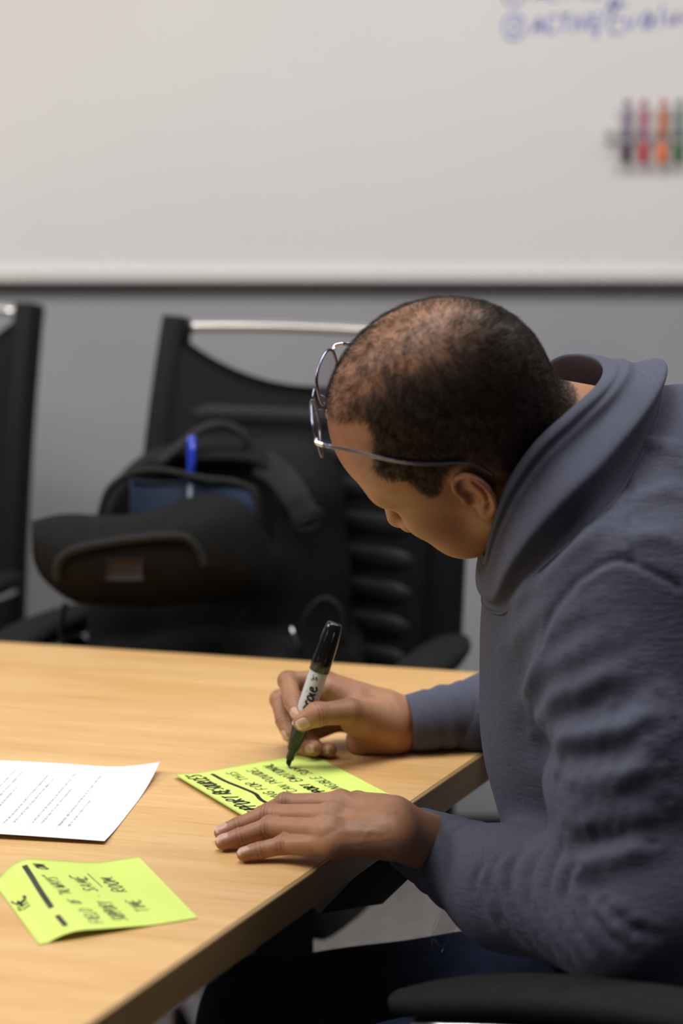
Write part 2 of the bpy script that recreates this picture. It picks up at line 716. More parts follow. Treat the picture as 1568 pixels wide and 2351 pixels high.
M['mk_white'] = simple('white_marker_barrel', (0.62, 0.60, 0.60), 0.4, var=0.02)
for nm, c in dict(purple=(0.055, 0.016, 0.06), pink=(0.60, 0.02, 0.06), orange=(0.95, 0.20, 0.02), green=(0.015, 0.14, 0.03),
                  lpurple=(0.27, 0.21, 0.31), lpink=(0.50, 0.17, 0.29), lorange=(0.66, 0.19, 0.08), lgreen=(0.17, 0.25, 0.23)).items():
    M['mk_' + nm] = simple(nm + '_marker_plastic', c, 0.4, var=0.04)

# lenses and badge: thin clear plastic
def clear(name, colr, alpha_rough=0.05, mixf=0.10):
    t = NT(name)
    tr = t.n('ShaderNodeBsdfTransparent')
    tr.inputs[0].default_value = (*colr, 1)
    gl = t.n('ShaderNodeBsdfGlossy')
    gl.inputs['Roughness'].default_value = alpha_rough
    mx = t.n('ShaderNodeMixShader')
    mx.inputs[0].default_value = mixf
    t.l(tr.outputs[0], mx.inputs[1])
    t.l(gl.outputs[0], mx.inputs[2])
    t.l(mx.outputs[0], t.t.nodes['Material Output'].inputs['Surface'])
    return t.m


M['lens'] = clear('tinted_glasses_lens', (0.93, 0.90, 0.92))
M['badge'] = clear('clear_badge_plastic', (0.93, 0.94, 0.95), 0.12, 0.06)


def note_mat(name):
    t = NT(name)
    v = t.coords()
    n = t.noise(v, 25, 3)
    c = t.ramp(n, [(0.3, (0.74, 0.91, 0.21)), (0.7, (0.77, 0.93, 0.24))])
    t.l(c, t.b.inputs['Base Color'])
    t.set(Roughness=0.75)
    t.b.inputs['Specular IOR Level'].default_value = 0.25
    trn = t.n('ShaderNodeBsdfTranslucent')
    trn.inputs[0].default_value = (0.70, 0.80, 0.05, 1)
    mx = t.n('ShaderNodeMixShader')
    mx.inputs[0].default_value = 0.18
    t.l(t.b.outputs[0], mx.inputs[1])
    t.l(trn.outputs[0], mx.inputs[2])
    t.l(mx.outputs[0], t.t.nodes['Material Output'].inputs['Surface'])
    return t.m


M['note'] = note_mat('fluorescent_yellow_green_note')


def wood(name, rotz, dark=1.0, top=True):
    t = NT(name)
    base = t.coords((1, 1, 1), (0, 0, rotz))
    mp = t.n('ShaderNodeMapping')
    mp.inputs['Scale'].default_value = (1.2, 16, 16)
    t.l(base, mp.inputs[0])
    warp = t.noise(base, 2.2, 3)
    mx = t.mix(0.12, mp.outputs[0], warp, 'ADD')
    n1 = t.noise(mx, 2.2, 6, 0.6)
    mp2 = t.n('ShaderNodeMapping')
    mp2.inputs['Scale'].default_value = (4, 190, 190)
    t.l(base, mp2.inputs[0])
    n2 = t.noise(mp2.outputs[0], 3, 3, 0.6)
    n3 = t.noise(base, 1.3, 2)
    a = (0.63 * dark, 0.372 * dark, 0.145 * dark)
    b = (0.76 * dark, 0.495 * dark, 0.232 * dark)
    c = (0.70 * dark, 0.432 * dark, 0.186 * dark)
    c1 = t.ramp(n1, [(0.30, a), (0.5, c), (0.72, b)])
    pores = t.ramp(n2, [(0.33, (0.80, 0.76, 0.70)), (0.52, (1, 1, 1))])
    c2 = t.mix(0.75, c1, pores, 'MULTIPLY')
    c3 = t.mix(0.5, c2, t.ramp(n3, [(0.3, (0.92, 0.90, 0.88)), (0.7, (1.0, 1.0, 1.0))]), 'MULTIPLY')
    t.l(c3, t.b.inputs['Base Color'])
    t.set(Roughness=0.36)
    t.b.inputs['Specular IOR Level'].default_value = 0.45
    t.l(t.bump(n2, 0.08, 0.0006), t.b.inputs['Normal'])
    return t.m


GRAIN = math.radians(13.8)
M['oak'] = wood('oak_veneer', GRAIN)
M['oak_edge_shaded'] = wood('shaded_oak_edge_band', math.radians(-62.8), 0.46)  # shade on the sides turned from the lamps is put into this darker oak


def sweater_mat(name, waffle=True):
    t = NT(name)
    v = t.coords()
    c = t.ramp(t.noise(v, 900, 3, 0.7), [(0.3, (0.050, 0.053, 0.078)), (0.7, (0.112, 0.117, 0.162))])
    c = t.mix(0.5, c, t.ramp(t.noise(v, 9, 3), [(0.3, (0.85, 0.85, 0.88)), (0.7, (1.0, 0.99, 0.97))]), 'MULTIPLY')
    t.l(c, t.b.inputs['Base Color'])
    t.set(Roughness=0.92)
    t.b.inputs['Specular IOR Level'].default_value = 0.12
    t.b.inputs['Sheen Weight'].default_value = 0.10
    t.b.inputs['Sheen Roughness'].default_value = 0.5
    t.b.inputs['Sheen Tint'].default_value = (0.7, 0.72, 0.9, 1)
    fine = t.noise(v, 1500, 2)
    if waffle:
        mp = t.n('ShaderNodeMapping')
        mp.inputs['Scale'].default_value = (90, 90, 330)
        t.l(v, mp.inputs[0])
        q = t.noise(mp.outputs[0], 1.0, 2, 0.5)
        nb = t.bump(q, 0.42, 0.0020)
        t.l(t.bump(fine, 0.35, 0.0006, nb), t.b.inputs['Normal'])
    else:
        t.l(t.bump(fine, 0.45, 0.0006), t.b.inputs['Normal'])
    return t.m


M['sweater'] = sweater_mat('slate_waffle_knit')
M['sweater_rib'] = sweater_mat('slate_rib_knit', False)


def skin_mat():
    t = NT('brown_skin')
    v = t.coords()
    n1 = t.noise(v, 26, 4)
    n2 = t.noise(v, 220, 3)
    base = t.ramp(n1, [(0.28, (0.305, 0.140, 0.073)), (0.55, (0.37, 0.178, 0.096)), (0.78, (0.42, 0.21, 0.118))])
    base = t.mix(0.35, base, t.ramp(n2, [(0.3, (0.85, 0.80, 0.78)), (0.7, (1.05, 1.02, 1.0))]), 'MULTIPLY')
    base = t.mix(t.attr('crease'), base, (0.12, 0.047, 0.025))
    base = t.mix(t.attr('red'), base, (0.37, 0.130, 0.080))
    base = t.mix(t.attr('nail'), base, (0.70, 0.46, 0.38))
    base = t.mix(t.attr('stubble'), base, (0.060, 0.036, 0.026))
    t.l(base, t.b.inputs['Base Color'])
    rr = t.ramp(t.attr('nail'), [(0.0, (0.50,) * 3), (1.0, (0.28,) * 3)])
    t.l(rr, t.b.inputs['Roughness'])
    t.b.inputs['Specular IOR Level'].default_value = 0.42
    t.b.inputs['Subsurface Weight'].default_value = 0.12
    t.b.inputs['Subsurface Radius'].default_value = (0.9, 0.35, 0.2)
    t.b.inputs['Subsurface Scale'].default_value = 0.004
    vor = t.n('ShaderNodeTexVoronoi')
    vor.inputs['Scale'].default_value = 700
    t.l(v, vor.inputs['Vector'])
    b1 = t.bump(vor.outputs['Distance'], 0.10, 0.0006)
    b2 = t.bump(n2, 0.16, 0.0012, b1)
    t.l(b2, t.b.inputs['Normal'])
    return t.m


M['skin'] = skin_mat()
M['hair'] = simple('dark_brown_hair', (0.024, 0.017, 0.013), 0.6, var=0.3, scale=120, spec=0.25)

# ------------------------------------------------------------------ the room
WALL_Y = 3.65
o = obj('wall_back', *box((0, WALL_Y + 0.06, 1.375), (7.0, 0.12, 2.75)), M['wall'], smooth=False)
tag(o, kind='structure')
o = obj('floor', *box((0, 1.4, -0.05), (7.0, 4.7, 0.10)), M['carpet'], smooth=False)
tag(o, kind='structure')
V, F = prism([(-3.5, WALL_Y - 0.014), (3.5, WALL_Y - 0.014), (3.5, WALL_Y), (-3.5, WALL_Y)], 0.0, 0.10)
o = bevel(obj('baseboard_back', V, F, M['black_plastic'], smooth=False), 0.004)
tag(o, kind='structure')

# whiteboard: enamel panel in a slim aluminium frame with a bottom trim
wb_z = PY(784, 636, WALL_Y - 0.02)[2]
wb = tag(empty('whiteboard', (0.0, WALL_Y, wb_z)), 'wide white enamel whiteboard along the grey wall with faint blue handwriting', 'whiteboard')
obj('panel', *box((0, -0.011, 0.66), (4.6, 0.018, 1.30)), M['whiteboard'], wb, smooth=False)
bevel(obj('trim', *box((0, -0.017, 0.002), (4.6, 0.030, 0.024)), M['acrylic'], wb, smooth=False), 0.004)
bevel(obj('trim', *box((0, -0.017, 1.32), (4.6, 0.030, 0.024)), M['acrylic'], wb, smooth=False), 0.004)
# blue handwriting, out of focus in the picture
def wb_map(px0, py0, tilt=0.0):
    a = PY(px0, py0, WALL_Y - 0.0206) - np.array([0.0, WALL_Y, wb_z])
    def f(P):
        P = np.asarray(P)
        ct, st_ = math.cos(tilt), math.sin(tilt)
        return np.stack([a[0] + P[:, 0] * ct - P[:, 1] * st_, np.full(len(P), -0.0206), a[2] + P[:, 0] * st_ + P[:, 1] * ct], 1)
    return f
def handwriting(px, py, s, h, w, seed, tilt=0.06, **kw):
    st, _ = text_strokes(s, h, seed=seed, **kw)
    V, F = ribbons(st, w, wb_map(px, py, tilt), 0.2, seed)
    return obj('handwriting', V, F, M['ink_blue'], wb, smooth=False)
circle = [(0.019 * math.cos(a), 0.022 * math.sin(a)) for a in np.linspace(0.3, 2 * PI + 0.3, 18)]
st2, _ = text_strokes('2', 0.020, seed=4)
V1, F1 = ribbons([circle], 0.005, wb_map(1180, 62))
V2, F2 = ribbons(st2, 0.005, wb_map(1173, 73))
obj('handwriting', *join((V1, F1), (V2, F2)), M['ink_blue'], wb, smooth=False)
handwriting(1222, 78, 'ACTIVE', 0.027, 0.0055, 5)
handwriting(1366, 74, '/', 0.044, 0.004, 6)
handwriting(1402, 74, 'E', 0.048, 0.0055, 7)
handwriting(1432, 66, 'valuation', 0.042, 0.0055, 8)
V1, F1 = ribbons([circle], 0.005, wb_map(1180, -18))
obj('handwriting', V1, F1, M['ink_blue'], wb, smooth=False)
handwriting(1225, 2, 'ACTIVE', 0.028, 0.0055, 9)
handwriting(1398, 24, 'o', 0.042, 0.0055, 10)

# magnetic marker holder with a row of dry-erase markers
MK_Y = WALL_Y - 0.021
ha = PY(1390, 293, MK_Y)
hb = PY(1640, 293, MK_Y)
hold = tag(empty('marker_holder', ((ha[0] + hb[0]) / 2, MK_Y, ha[2])), 'pale magnetic marker holder stuck on the whiteboard', 'marker holder')
hw = hb[0] - ha[0]
bevel(obj('back_plate', *box((0, -0.003, -0.012), (hw, 0.006, 0.030)), M['acrylic'], hold, smooth=False), 0.002)
bevel(obj('front_rail', *box((0, -0.032, -0.012), (hw, 0.004, 0.022)), M['badge'], hold, smooth=False), 0.002)
for sx in (-1, 1):
    bevel(obj('end_piece', *box((sx * hw / 2, -0.017, -0.012), (0.004, 0.034, 0.026)), M['badge'], hold, smooth=False), 0.0015)
for px, cap, lab, word in ((1437, 'purple', 'lpurple', 'dark purple capped whiteboard marker, leftmost in the wall holder'),
                           (1476, 'pink', 'lpink', 'pink-red capped whiteboard marker between the purple and orange ones'),
                           (1519, 'orange', 'lorange', 'orange capped whiteboard marker in the wall holder'),
                           (1558, 'green', 'lgreen', 'dark green capped whiteboard marker at the right picture edge')):
    t0, t1 = PY(px - 2, 228, MK_Y - 0.019), PY(px, 374, MK_Y - 0.019)
    L = t0[2] - t1[2]
    mk = tag(empty('whiteboard_marker', tuple(t1)), word, 'marker', 'whiteboard markers in the wall holder')
    mk.rotation_euler = (0, math.radians(random.uniform(-1, 1)), 0)
    obj('cap', *lathe([(0.0068, 0), (0.0078, 0.002), (0.0078, 0.034), (0.0070, 0.035)], 20), M['mk_' + cap], mk)
    obj('barrel', *lathe([(0.0066, 0.0345), (0.0070, 0.036), (0.0070, L - 0.012), (0.0066, L - 0.011)], 20), M['mk_white'], mk)
    obj('label', *lathe([(0.00712, 0.040), (0.00715, 0.0402), (0.00715, L - 0.018), (0.00712, L - 0.0178)], 20), M['mk_' + lab], mk)
    obj('end_plug', *lathe([(0.0069, L - 0.012), (0.0069, L - 0.003), (0.0055, L)], 20), M['mk_' + lab], mk)

# ------------------------------------------------------------------ the table
TZ = 0.74
ed0, ed1 = PZ(215, 2351, TZ)[:2], PZ(1105, 1735, TZ)[:2]
bk0, bk1 = PZ(0, 1472, TZ)[:2], PZ(1060, 1540, TZ)[:2]
de, db = ed1 - ed0, bk1 - bk0
s_ = np.linalg.solve(np.stack([de, -db], 1), bk0 - ed0)
corner = ed0 + de * s_[0]
de_u, db_u = de / np.linalg.norm(de), db / np.linalg.norm(db)
near_r = ed0 - de_u * 0.55
far_l = corner - db_u * 1.75
near_l = np.array([far_l[0] - 0.25, near_r[1] + 0.10])
table_poly = [tuple(near_r), tuple(corner), tuple(far_l), tuple(near_l)]
cen = np.mean(np.array(table_poly), 0)
tb = tag(empty('conference_table', (cen[0], cen[1], 0)), 'light oak veneer conference table with a thick square edge', 'table')
TT = 0.034
def inset(poly, d):
    P = np.array(poly)
    n = len(P)
    out = []
    for i in range(n):
        a, b, c = P[i - 1], P[i], P[(i + 1) % n]
        e1, e2 = nrm(b - a), nrm(c - b)
        n1, n2 = np.array([-e1[1], e1[0]]), np.array([-e2[1], e2[0]])
        m = np.linalg.solve(np.stack([n1, n2]), np.array([d, d]))
        out.append(b + m)
    return np.array(out)
inn = inset(table_poly, 0.005)
pl = np.array(table_poly) - cen
inn = inn - cen
V, F = prism([tuple(p) for p in inn], TZ - TT, TZ)
obj('tabletop', V, F, M['oak'], tb, smooth=False)
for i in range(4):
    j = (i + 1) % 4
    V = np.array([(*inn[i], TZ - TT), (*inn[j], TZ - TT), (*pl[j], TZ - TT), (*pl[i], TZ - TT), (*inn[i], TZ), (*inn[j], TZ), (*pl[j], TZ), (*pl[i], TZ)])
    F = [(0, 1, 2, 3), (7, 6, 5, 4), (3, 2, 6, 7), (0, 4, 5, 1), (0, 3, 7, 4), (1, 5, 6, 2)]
    bevel(obj('edge_band', V, F, M['oak_edge_shaded'], tb, smooth=False), 0.0012, 2)
# black steel T-legs with tapered arms under the top, joined by a rail
def leg(cx, cy, tx, ty, w=0.07):
    D_ = np.array([tx - cx, ty - cy])
    Lg = np.linalg.norm(D_)
    D_ = D_ / Lg
    n_ = np.array([-D_[1], D_[0]])
    zt_ = TZ - TT
    prof = [(-0.26, 0.0), (0.26, 0.0), (0.26, 0.02), (0.055, 0.05), (0.055, 0.59), (Lg * 0.68, 0.60), (Lg, zt_ - 0.012), (Lg, zt_), (-Lg, zt_), (-Lg, zt_ - 0.012), (-Lg * 0.68, 0.60), (-0.055, 0.59), (-0.055, 0.05), (-0.26, 0.02)]
    n = len(prof)
    V = []
    for t in (-w / 2, w / 2):
        for u, z in prof:
            V.append((cx - cen[0] + D_[0] * u + n_[0] * t, cy - cen[1] + D_[1] * u + n_[1] * t, z))
    F = [tuple(range(n - 1, -1, -1)), tuple(range(n, 2 * n))] + [(i, (i + 1) % n, n + (i + 1) % n, n + i) for i in range(n)]
    return obj('leg', V, F, M['table_metal'], tb, smooth=False)
leg(-0.085, 2.19, 0.055, 1.835)
leg(-1.15, 1.95, -1.01, 1.60)
obj('rail', *tube([(-0.085 - cen[0], 2.19 - cen[1], 0.64), (-1.15 - cen[0], 1.95 - cen[1], 0.64)], 0.02, 8), M['table_metal'], tb)

# ------------------------------------------------------------------ paper sheet
def bil(c00, c10, c11, c01, u, v):
    return ((1 - u) * (1 - v))[:, None] * c00 + (u * (1 - v))[:, None] * c10 + (u * v)[:, None] * c11 + ((1 - u) * v)[:, None] * c01
# page frame: origin at the near-right corner; X along the text lines (away), Y towards the top of the page (left)
pc_near = PZ(240, 1938, TZ + 0.0008)
pc_far = PZ(362, 1779, TZ + 0.0008)
pX = nrm(pc_far - pc_near)
pYv = nrm(np.cross([0, 0, 1.0], pX))
PW, PHH = 0.2159, 0.2794
def page(P):
    P = np.asarray(P, float)
    x, y = P[:, 0], P[:, 1]
    lift = 0.0008 + 0.011 * np.clip((x - 0.12) / 0.096, 0, 1) ** 2 * np.clip(1 - y / 0.07, 0, 1) ** 2
    lift += 0.004 * (np.sin(np.clip(y / 0.28, 0, 1) * PI)) * (0.4 + 0.6 * (x / PW))
    lift += 0.003 * np.clip(1 - x / 0.07, 0, 1) ** 2
    return pc_near * [1, 1, 0] + np.array([0, 0, TZ]) + x[:, None] * pX + y[:, None] * pYv + lift[:, None] * np.array([0, 0, 1.0])
nu, nv = 32, 40
uu, vv = np.meshgrid(np.linspace(0, PW, nu), np.linspace(0, PHH, nv), indexing='ij')
G = page(np.stack([uu.ravel(), vv.ravel()], 1))
pp = tag(empty('printed_page', tuple(page(np.array([[PW / 2, PHH / 2]]))[0])), 'white printed page with rows of small type lying on the table', 'paper')
V, F = slab(G, 0.00018, nu, nv)
obj('sheet', V, F, M['paper'], pp, world=True)
def pseudo_line(x0, y, L, h, seed):
    """a row of tiny unreadable type: each little letter a short zigzag"""
    r = random.Random(seed)
    out, x = [], x0
    while x < x0 + L:
        n = r.randint(2, 9)
        for k in range(n):
            up = h * (1.0 if r.random() < 0.25 else 0.66)
            w = h * r.uniform(0.3, 0.5)
            if x + w > x0 + L + 0.004:
                break
            typ = r.random()
            if typ < 0.35:
                out.append([(x, y), (x, y + up)])
                out.append([(x, y + h * .6), (x + w, y + h * .6)])
            elif typ < 0.7:
                out.append([(x, y), (x, y + h * .6), (x + w, y + h * .6), (x + w, y), (x, y)])
            else:
                out.append([(x + w, y + h * .6), (x, y + h * .4), (x + w, y + h * .2), (x, y)])
            x += w + h * 0.18
        x += h * 0.45
    return out
def up_page(P):
    q = page(P)
    return q + np.array([0, 0, 0.00015])
def text_rows(rows, h, w, mat, name='type_row'):
    for i, (x0, y, L) in enumerate(rows):
        st = pseudo_line(x0, y, L, h, 100 + i + int(y * 1e4))
        V, F = ribbons([s for s in st], w, up_page)
        obj(name, V, F, mat, pp, smooth=False, world=True)
rows = [(0.038, 0.0445, 0.085), (0.037, 0.054, 0.148), (0.040, 0.072, 0.100), (0.040, 0.081, 0.145), (0.038, 0.0985, 0.130), (0.034, 0.107, 0.140),
        (0.030, 0.1270, 0.105), (0.030, 0.1360, 0.155), (0.030, 0.1450, 0.160), (0.030, 0.180, 0.112), (0.030, 0.189, 0.155), (0.030, 0.207, 0.16), (0.030, 0.216, 0.12), (0.03, 0.234, 0.15)]
text_rows(rows, 0.0030, 0.00042, M['print'])
text_rows([(0.030, 0.164, 0.048)], 0.0034, 0.0008, M['print_bold'], 'heading_row')
for y in (0.054, 0.081, 0.107):
    V, F = ribbons([[(0.031, y + 0.001), (0.0325, y + 0.001)]], 0.0014, up_page)
    obj('bullet', V, F, M['print'], pp, smooth=False, world=True)

# ------------------------------------------------------------------ sticky notes
def make_note(name, label, c_tr, dir_right, W, Hh, curl, strokes_fn):
    """c_tr: top-right corner on the table; text runs along dir_right; up is its left normal"""
    X = nrm(dir_right)
    Y = np.cross([0, 0, 1.0], X)
    org = c_tr - X * W - Y * Hh
    def mp(P):
        P = np.asarray(P, float)
        x, y = P[:, 0], P[:, 1]
        yy, zz = curl(x, y)
        return org * [1, 1, 0] + np.array([0, 0, TZ]) + x[:, None] * X + yy[:, None] * Y + zz[:, None] * np.array([0, 0, 1.0])
    th = tag(empty(name, tuple(org * [1, 1, 0] + np.array([0, 0, TZ]))), label, 'sticky note', 'yellow-green sticky notes on the table')
    nu, nv = 24, 40
    uu, vv = np.meshgrid(np.linspace(0, W, nu), np.linspace(0, Hh, nv), indexing='ij')
    G = mp(np.stack([uu.ravel(), vv.ravel()], 1))
    V, F = slab(G, 0.0004, nu, nv)
    obj('sheet', V, F, M['note'], th, world=True)
    def upm(P):
        P = np.asarray(P, float)
        e = 1e-4
        a, bx, by = mp(P), mp(P + [e, 0]), mp(P + [0, e])
        n = np.cross(bx - a, by - a)
        n /= np.linalg.norm(n, axis=1)[:, None]
        return a + n * 0.00025
    strokes_fn(th, upm)
    return th
def wr(th, upm, s, x, y, h, w, mat, seed, tilt=0.0, fit=None, **kw):
    st, ln = text_strokes(s, h, seed=seed, **kw)
    if fit:
        st = [[(a_ * fit / ln, b_) for a_, b_ in q] for q in st]
    ct, sn = math.cos(tilt), math.sin(tilt)
    st = [[(x + a * ct - b_ * sn, y + a * sn + b_ * ct) for a, b_ in q] for q in st]
    V, F = ribbons(st, w, upm, 0.25, seed)
    return obj('handwriting', V, F, mat, th, smooth=False, world=True)
n1_l, n1_t = PZ(400, 1787, TZ), PZ(717, 1734, TZ)
n1_b = PZ(547, 1876, TZ)
NW, NH = 0.158, 0.160
def curl1(x, y):
    return y, 0.0009 + 0.0035 * np.clip((y - 0.12) / 0.04, 0, 1) ** 2
def strokes1(th, upm):
    wr(th, upm, 'SUPPORT', 0.010, 0.133, 0.0165, 0.0026, M['ink'], 1, slant=0.25, fit=0.066)
    wr(th, upm, 'RESOURCES', 0.082, 0.134, 0.0155, 0.0026, M['ink'], 2, slant=0.25, fit=0.070)
    ul = [(0.020, 0.116), (0.05, 0.118), (0.07, 0.114), (0.095, 0.117), (0.12, 0.121), (0.148, 0.122)]
    V, F = ribbons([ul], 0.0042, upm)
    obj('underline', V, F, M['ink'], th, smooth=False, world=True)
    wr(th, upm, 'LOOKING FOR THIS', 0.010, 0.094, 0.0100, 0.0013, M['ink'], 3, tilt=0.03, slant=0.25, fit=0.134)
    wr(th, upm, 'THAT CAN PROVIDE,', 0.014, 0.072, 0.0100, 0.0013, M['ink'], 4, tilt=0.03, slant=0.25, fit=0.130)
    wr(th, upm, 'SUPPORT', 0.020, 0.051, 0.0100, 0.0022, M['ink'], 5, tilt=0.03, slant=0.25, fit=0.052)
    wr(th, upm, 'EMOTIONAL', 0.081, 0.0525, 0.0105, 0.0014, M['ink'], 6, tilt=0.03, slant=0.25, fit=0.066)
    wr(th, upm, 'TANGIBLE', 0.022, 0.031, 0.0105, 0.0013, M['ink'], 7, tilt=0.02, slant=0.25, fit=0.064)
    wr(th, upm, 'SUPP', 0.094, 0.033, 0.0100, 0.0013, M['ink'], 8, tilt=0.02, slant=0.25, fit=0.030)
make_note('sticky_note', 'yellow-green sticky note under the flat hand, with fresh black handwriting', n1_l, n1_l - n1_b, NW, NH, curl1, strokes1)

n2_br, n2_bl = PZ(318, 1968, TZ), PZ(460, 2115, TZ)
X2 = nrm(n2_br - n2_bl)
Y2 = np.cross([0, 0, 1.0], X2)
NH2 = 0.142
_ss = np.linspace(0, 0.17, 400)
_th = np.interp(_ss, [0, 0.030, 0.050, 0.098, 0.142], np.radians([0, 0, 7.5, 7.5, -48]))
_cy = np.concatenate([[0], np.cumsum(np.cos(_th[:-1]) * np.diff(_ss))])
_cz = np.concatenate([[0], np.cumsum(np.sin(_th[:-1]) * np.diff(_ss))])
def curl2(x, y):
    # the gummed half has sprung up off the table and its edge rolls down again
    k = 0.75 + 0.95 * x / 0.158
    return np.interp(y, _ss, _cy), np.maximum(0.0009 + np.interp(y, _ss, _cz) * k, 0.0009)
def strokes2(th, upm):
    V, F = ribbons([[(0.052, 0.112), (0.09, 0.1115), (0.12, 0.1105), (0.146, 0.110)]], 0.0048, upm)
    obj('underline', V, F, M['ink_thin'], th, smooth=False, world=True)
    V, F = ribbons([[(0.013, 0.111), (0.036, 0.112)]], 0.0044, upm)
    obj('underline', V, F, M['ink_thin'], th, smooth=False, world=True)
    wr(th, upm, 'THE', 0.072, 0.125, 0.011, 0.0020, M['ink'], 10, slant=0.25)
    wr(th, upm, 'FIELD', 0.012, 0.079, 0.0100, 0.0011, M['ink_thin'], 11, slant=0.25, tilt=0.06, fit=0.032)
    wr(th, upm, 'OF', 0.054, 0.085, 0.0090, 0.0011, M['ink_thin'], 21, slant=0.25, tilt=0.06, fit=0.010)
    wr(th, upm, '"ALWAYS"', 0.074, 0.087, 0.0105, 0.0011, M['ink_thin'], 12, slant=0.25, tilt=0.09, fit=0.045)
    wr(th, upm, 'ON', 0.132, 0.092, 0.0095, 0.0018, M['ink'], 13, slant=0.25, tilt=0.05, fit=0.013)
    wr(th, upm, 'SUPPORT', 0.014, 0.057, 0.0115, 0.0013, M['ink_thin'], 14, slant=0.25, tilt=0.05, fit=0.045)
    wr(th, upm, '.', 0.070, 0.064, 0.0115, 0.0018, M['ink_thin'], 22)
    wr(th, upm, 'SAME', 0.082, 0.061, 0.0125, 0.0013, M['ink_thin'], 15, slant=0.25, tilt=0.06, fit=0.038)
    wr(th, upm, 'TIME', 0.030, 0.032, 0.0110, 0.0011, M['ink_thin'], 16, slant=0.25, tilt=0.06, fit=0.030)
    wr(th, upm, 'ROOM.', 0.080, 0.036, 0.0115, 0.0014, M['ink_thin'], 17, slant=0.25, tilt=0.06, fit=0.042)
    V, F = ribbons([[(0.092, 0.0550), (0.126, 0.0580)]], 0.0010, upm)
    obj('underline', V, F, M['ink_thin'], th, smooth=False, world=True)
n2_tr = n2_br + Y2 * NH2
make_note('sticky_note', 'yellow-green sticky note with one curled edge near the front of the table', n2_tr, X2, NW, NH2, curl2, strokes2)

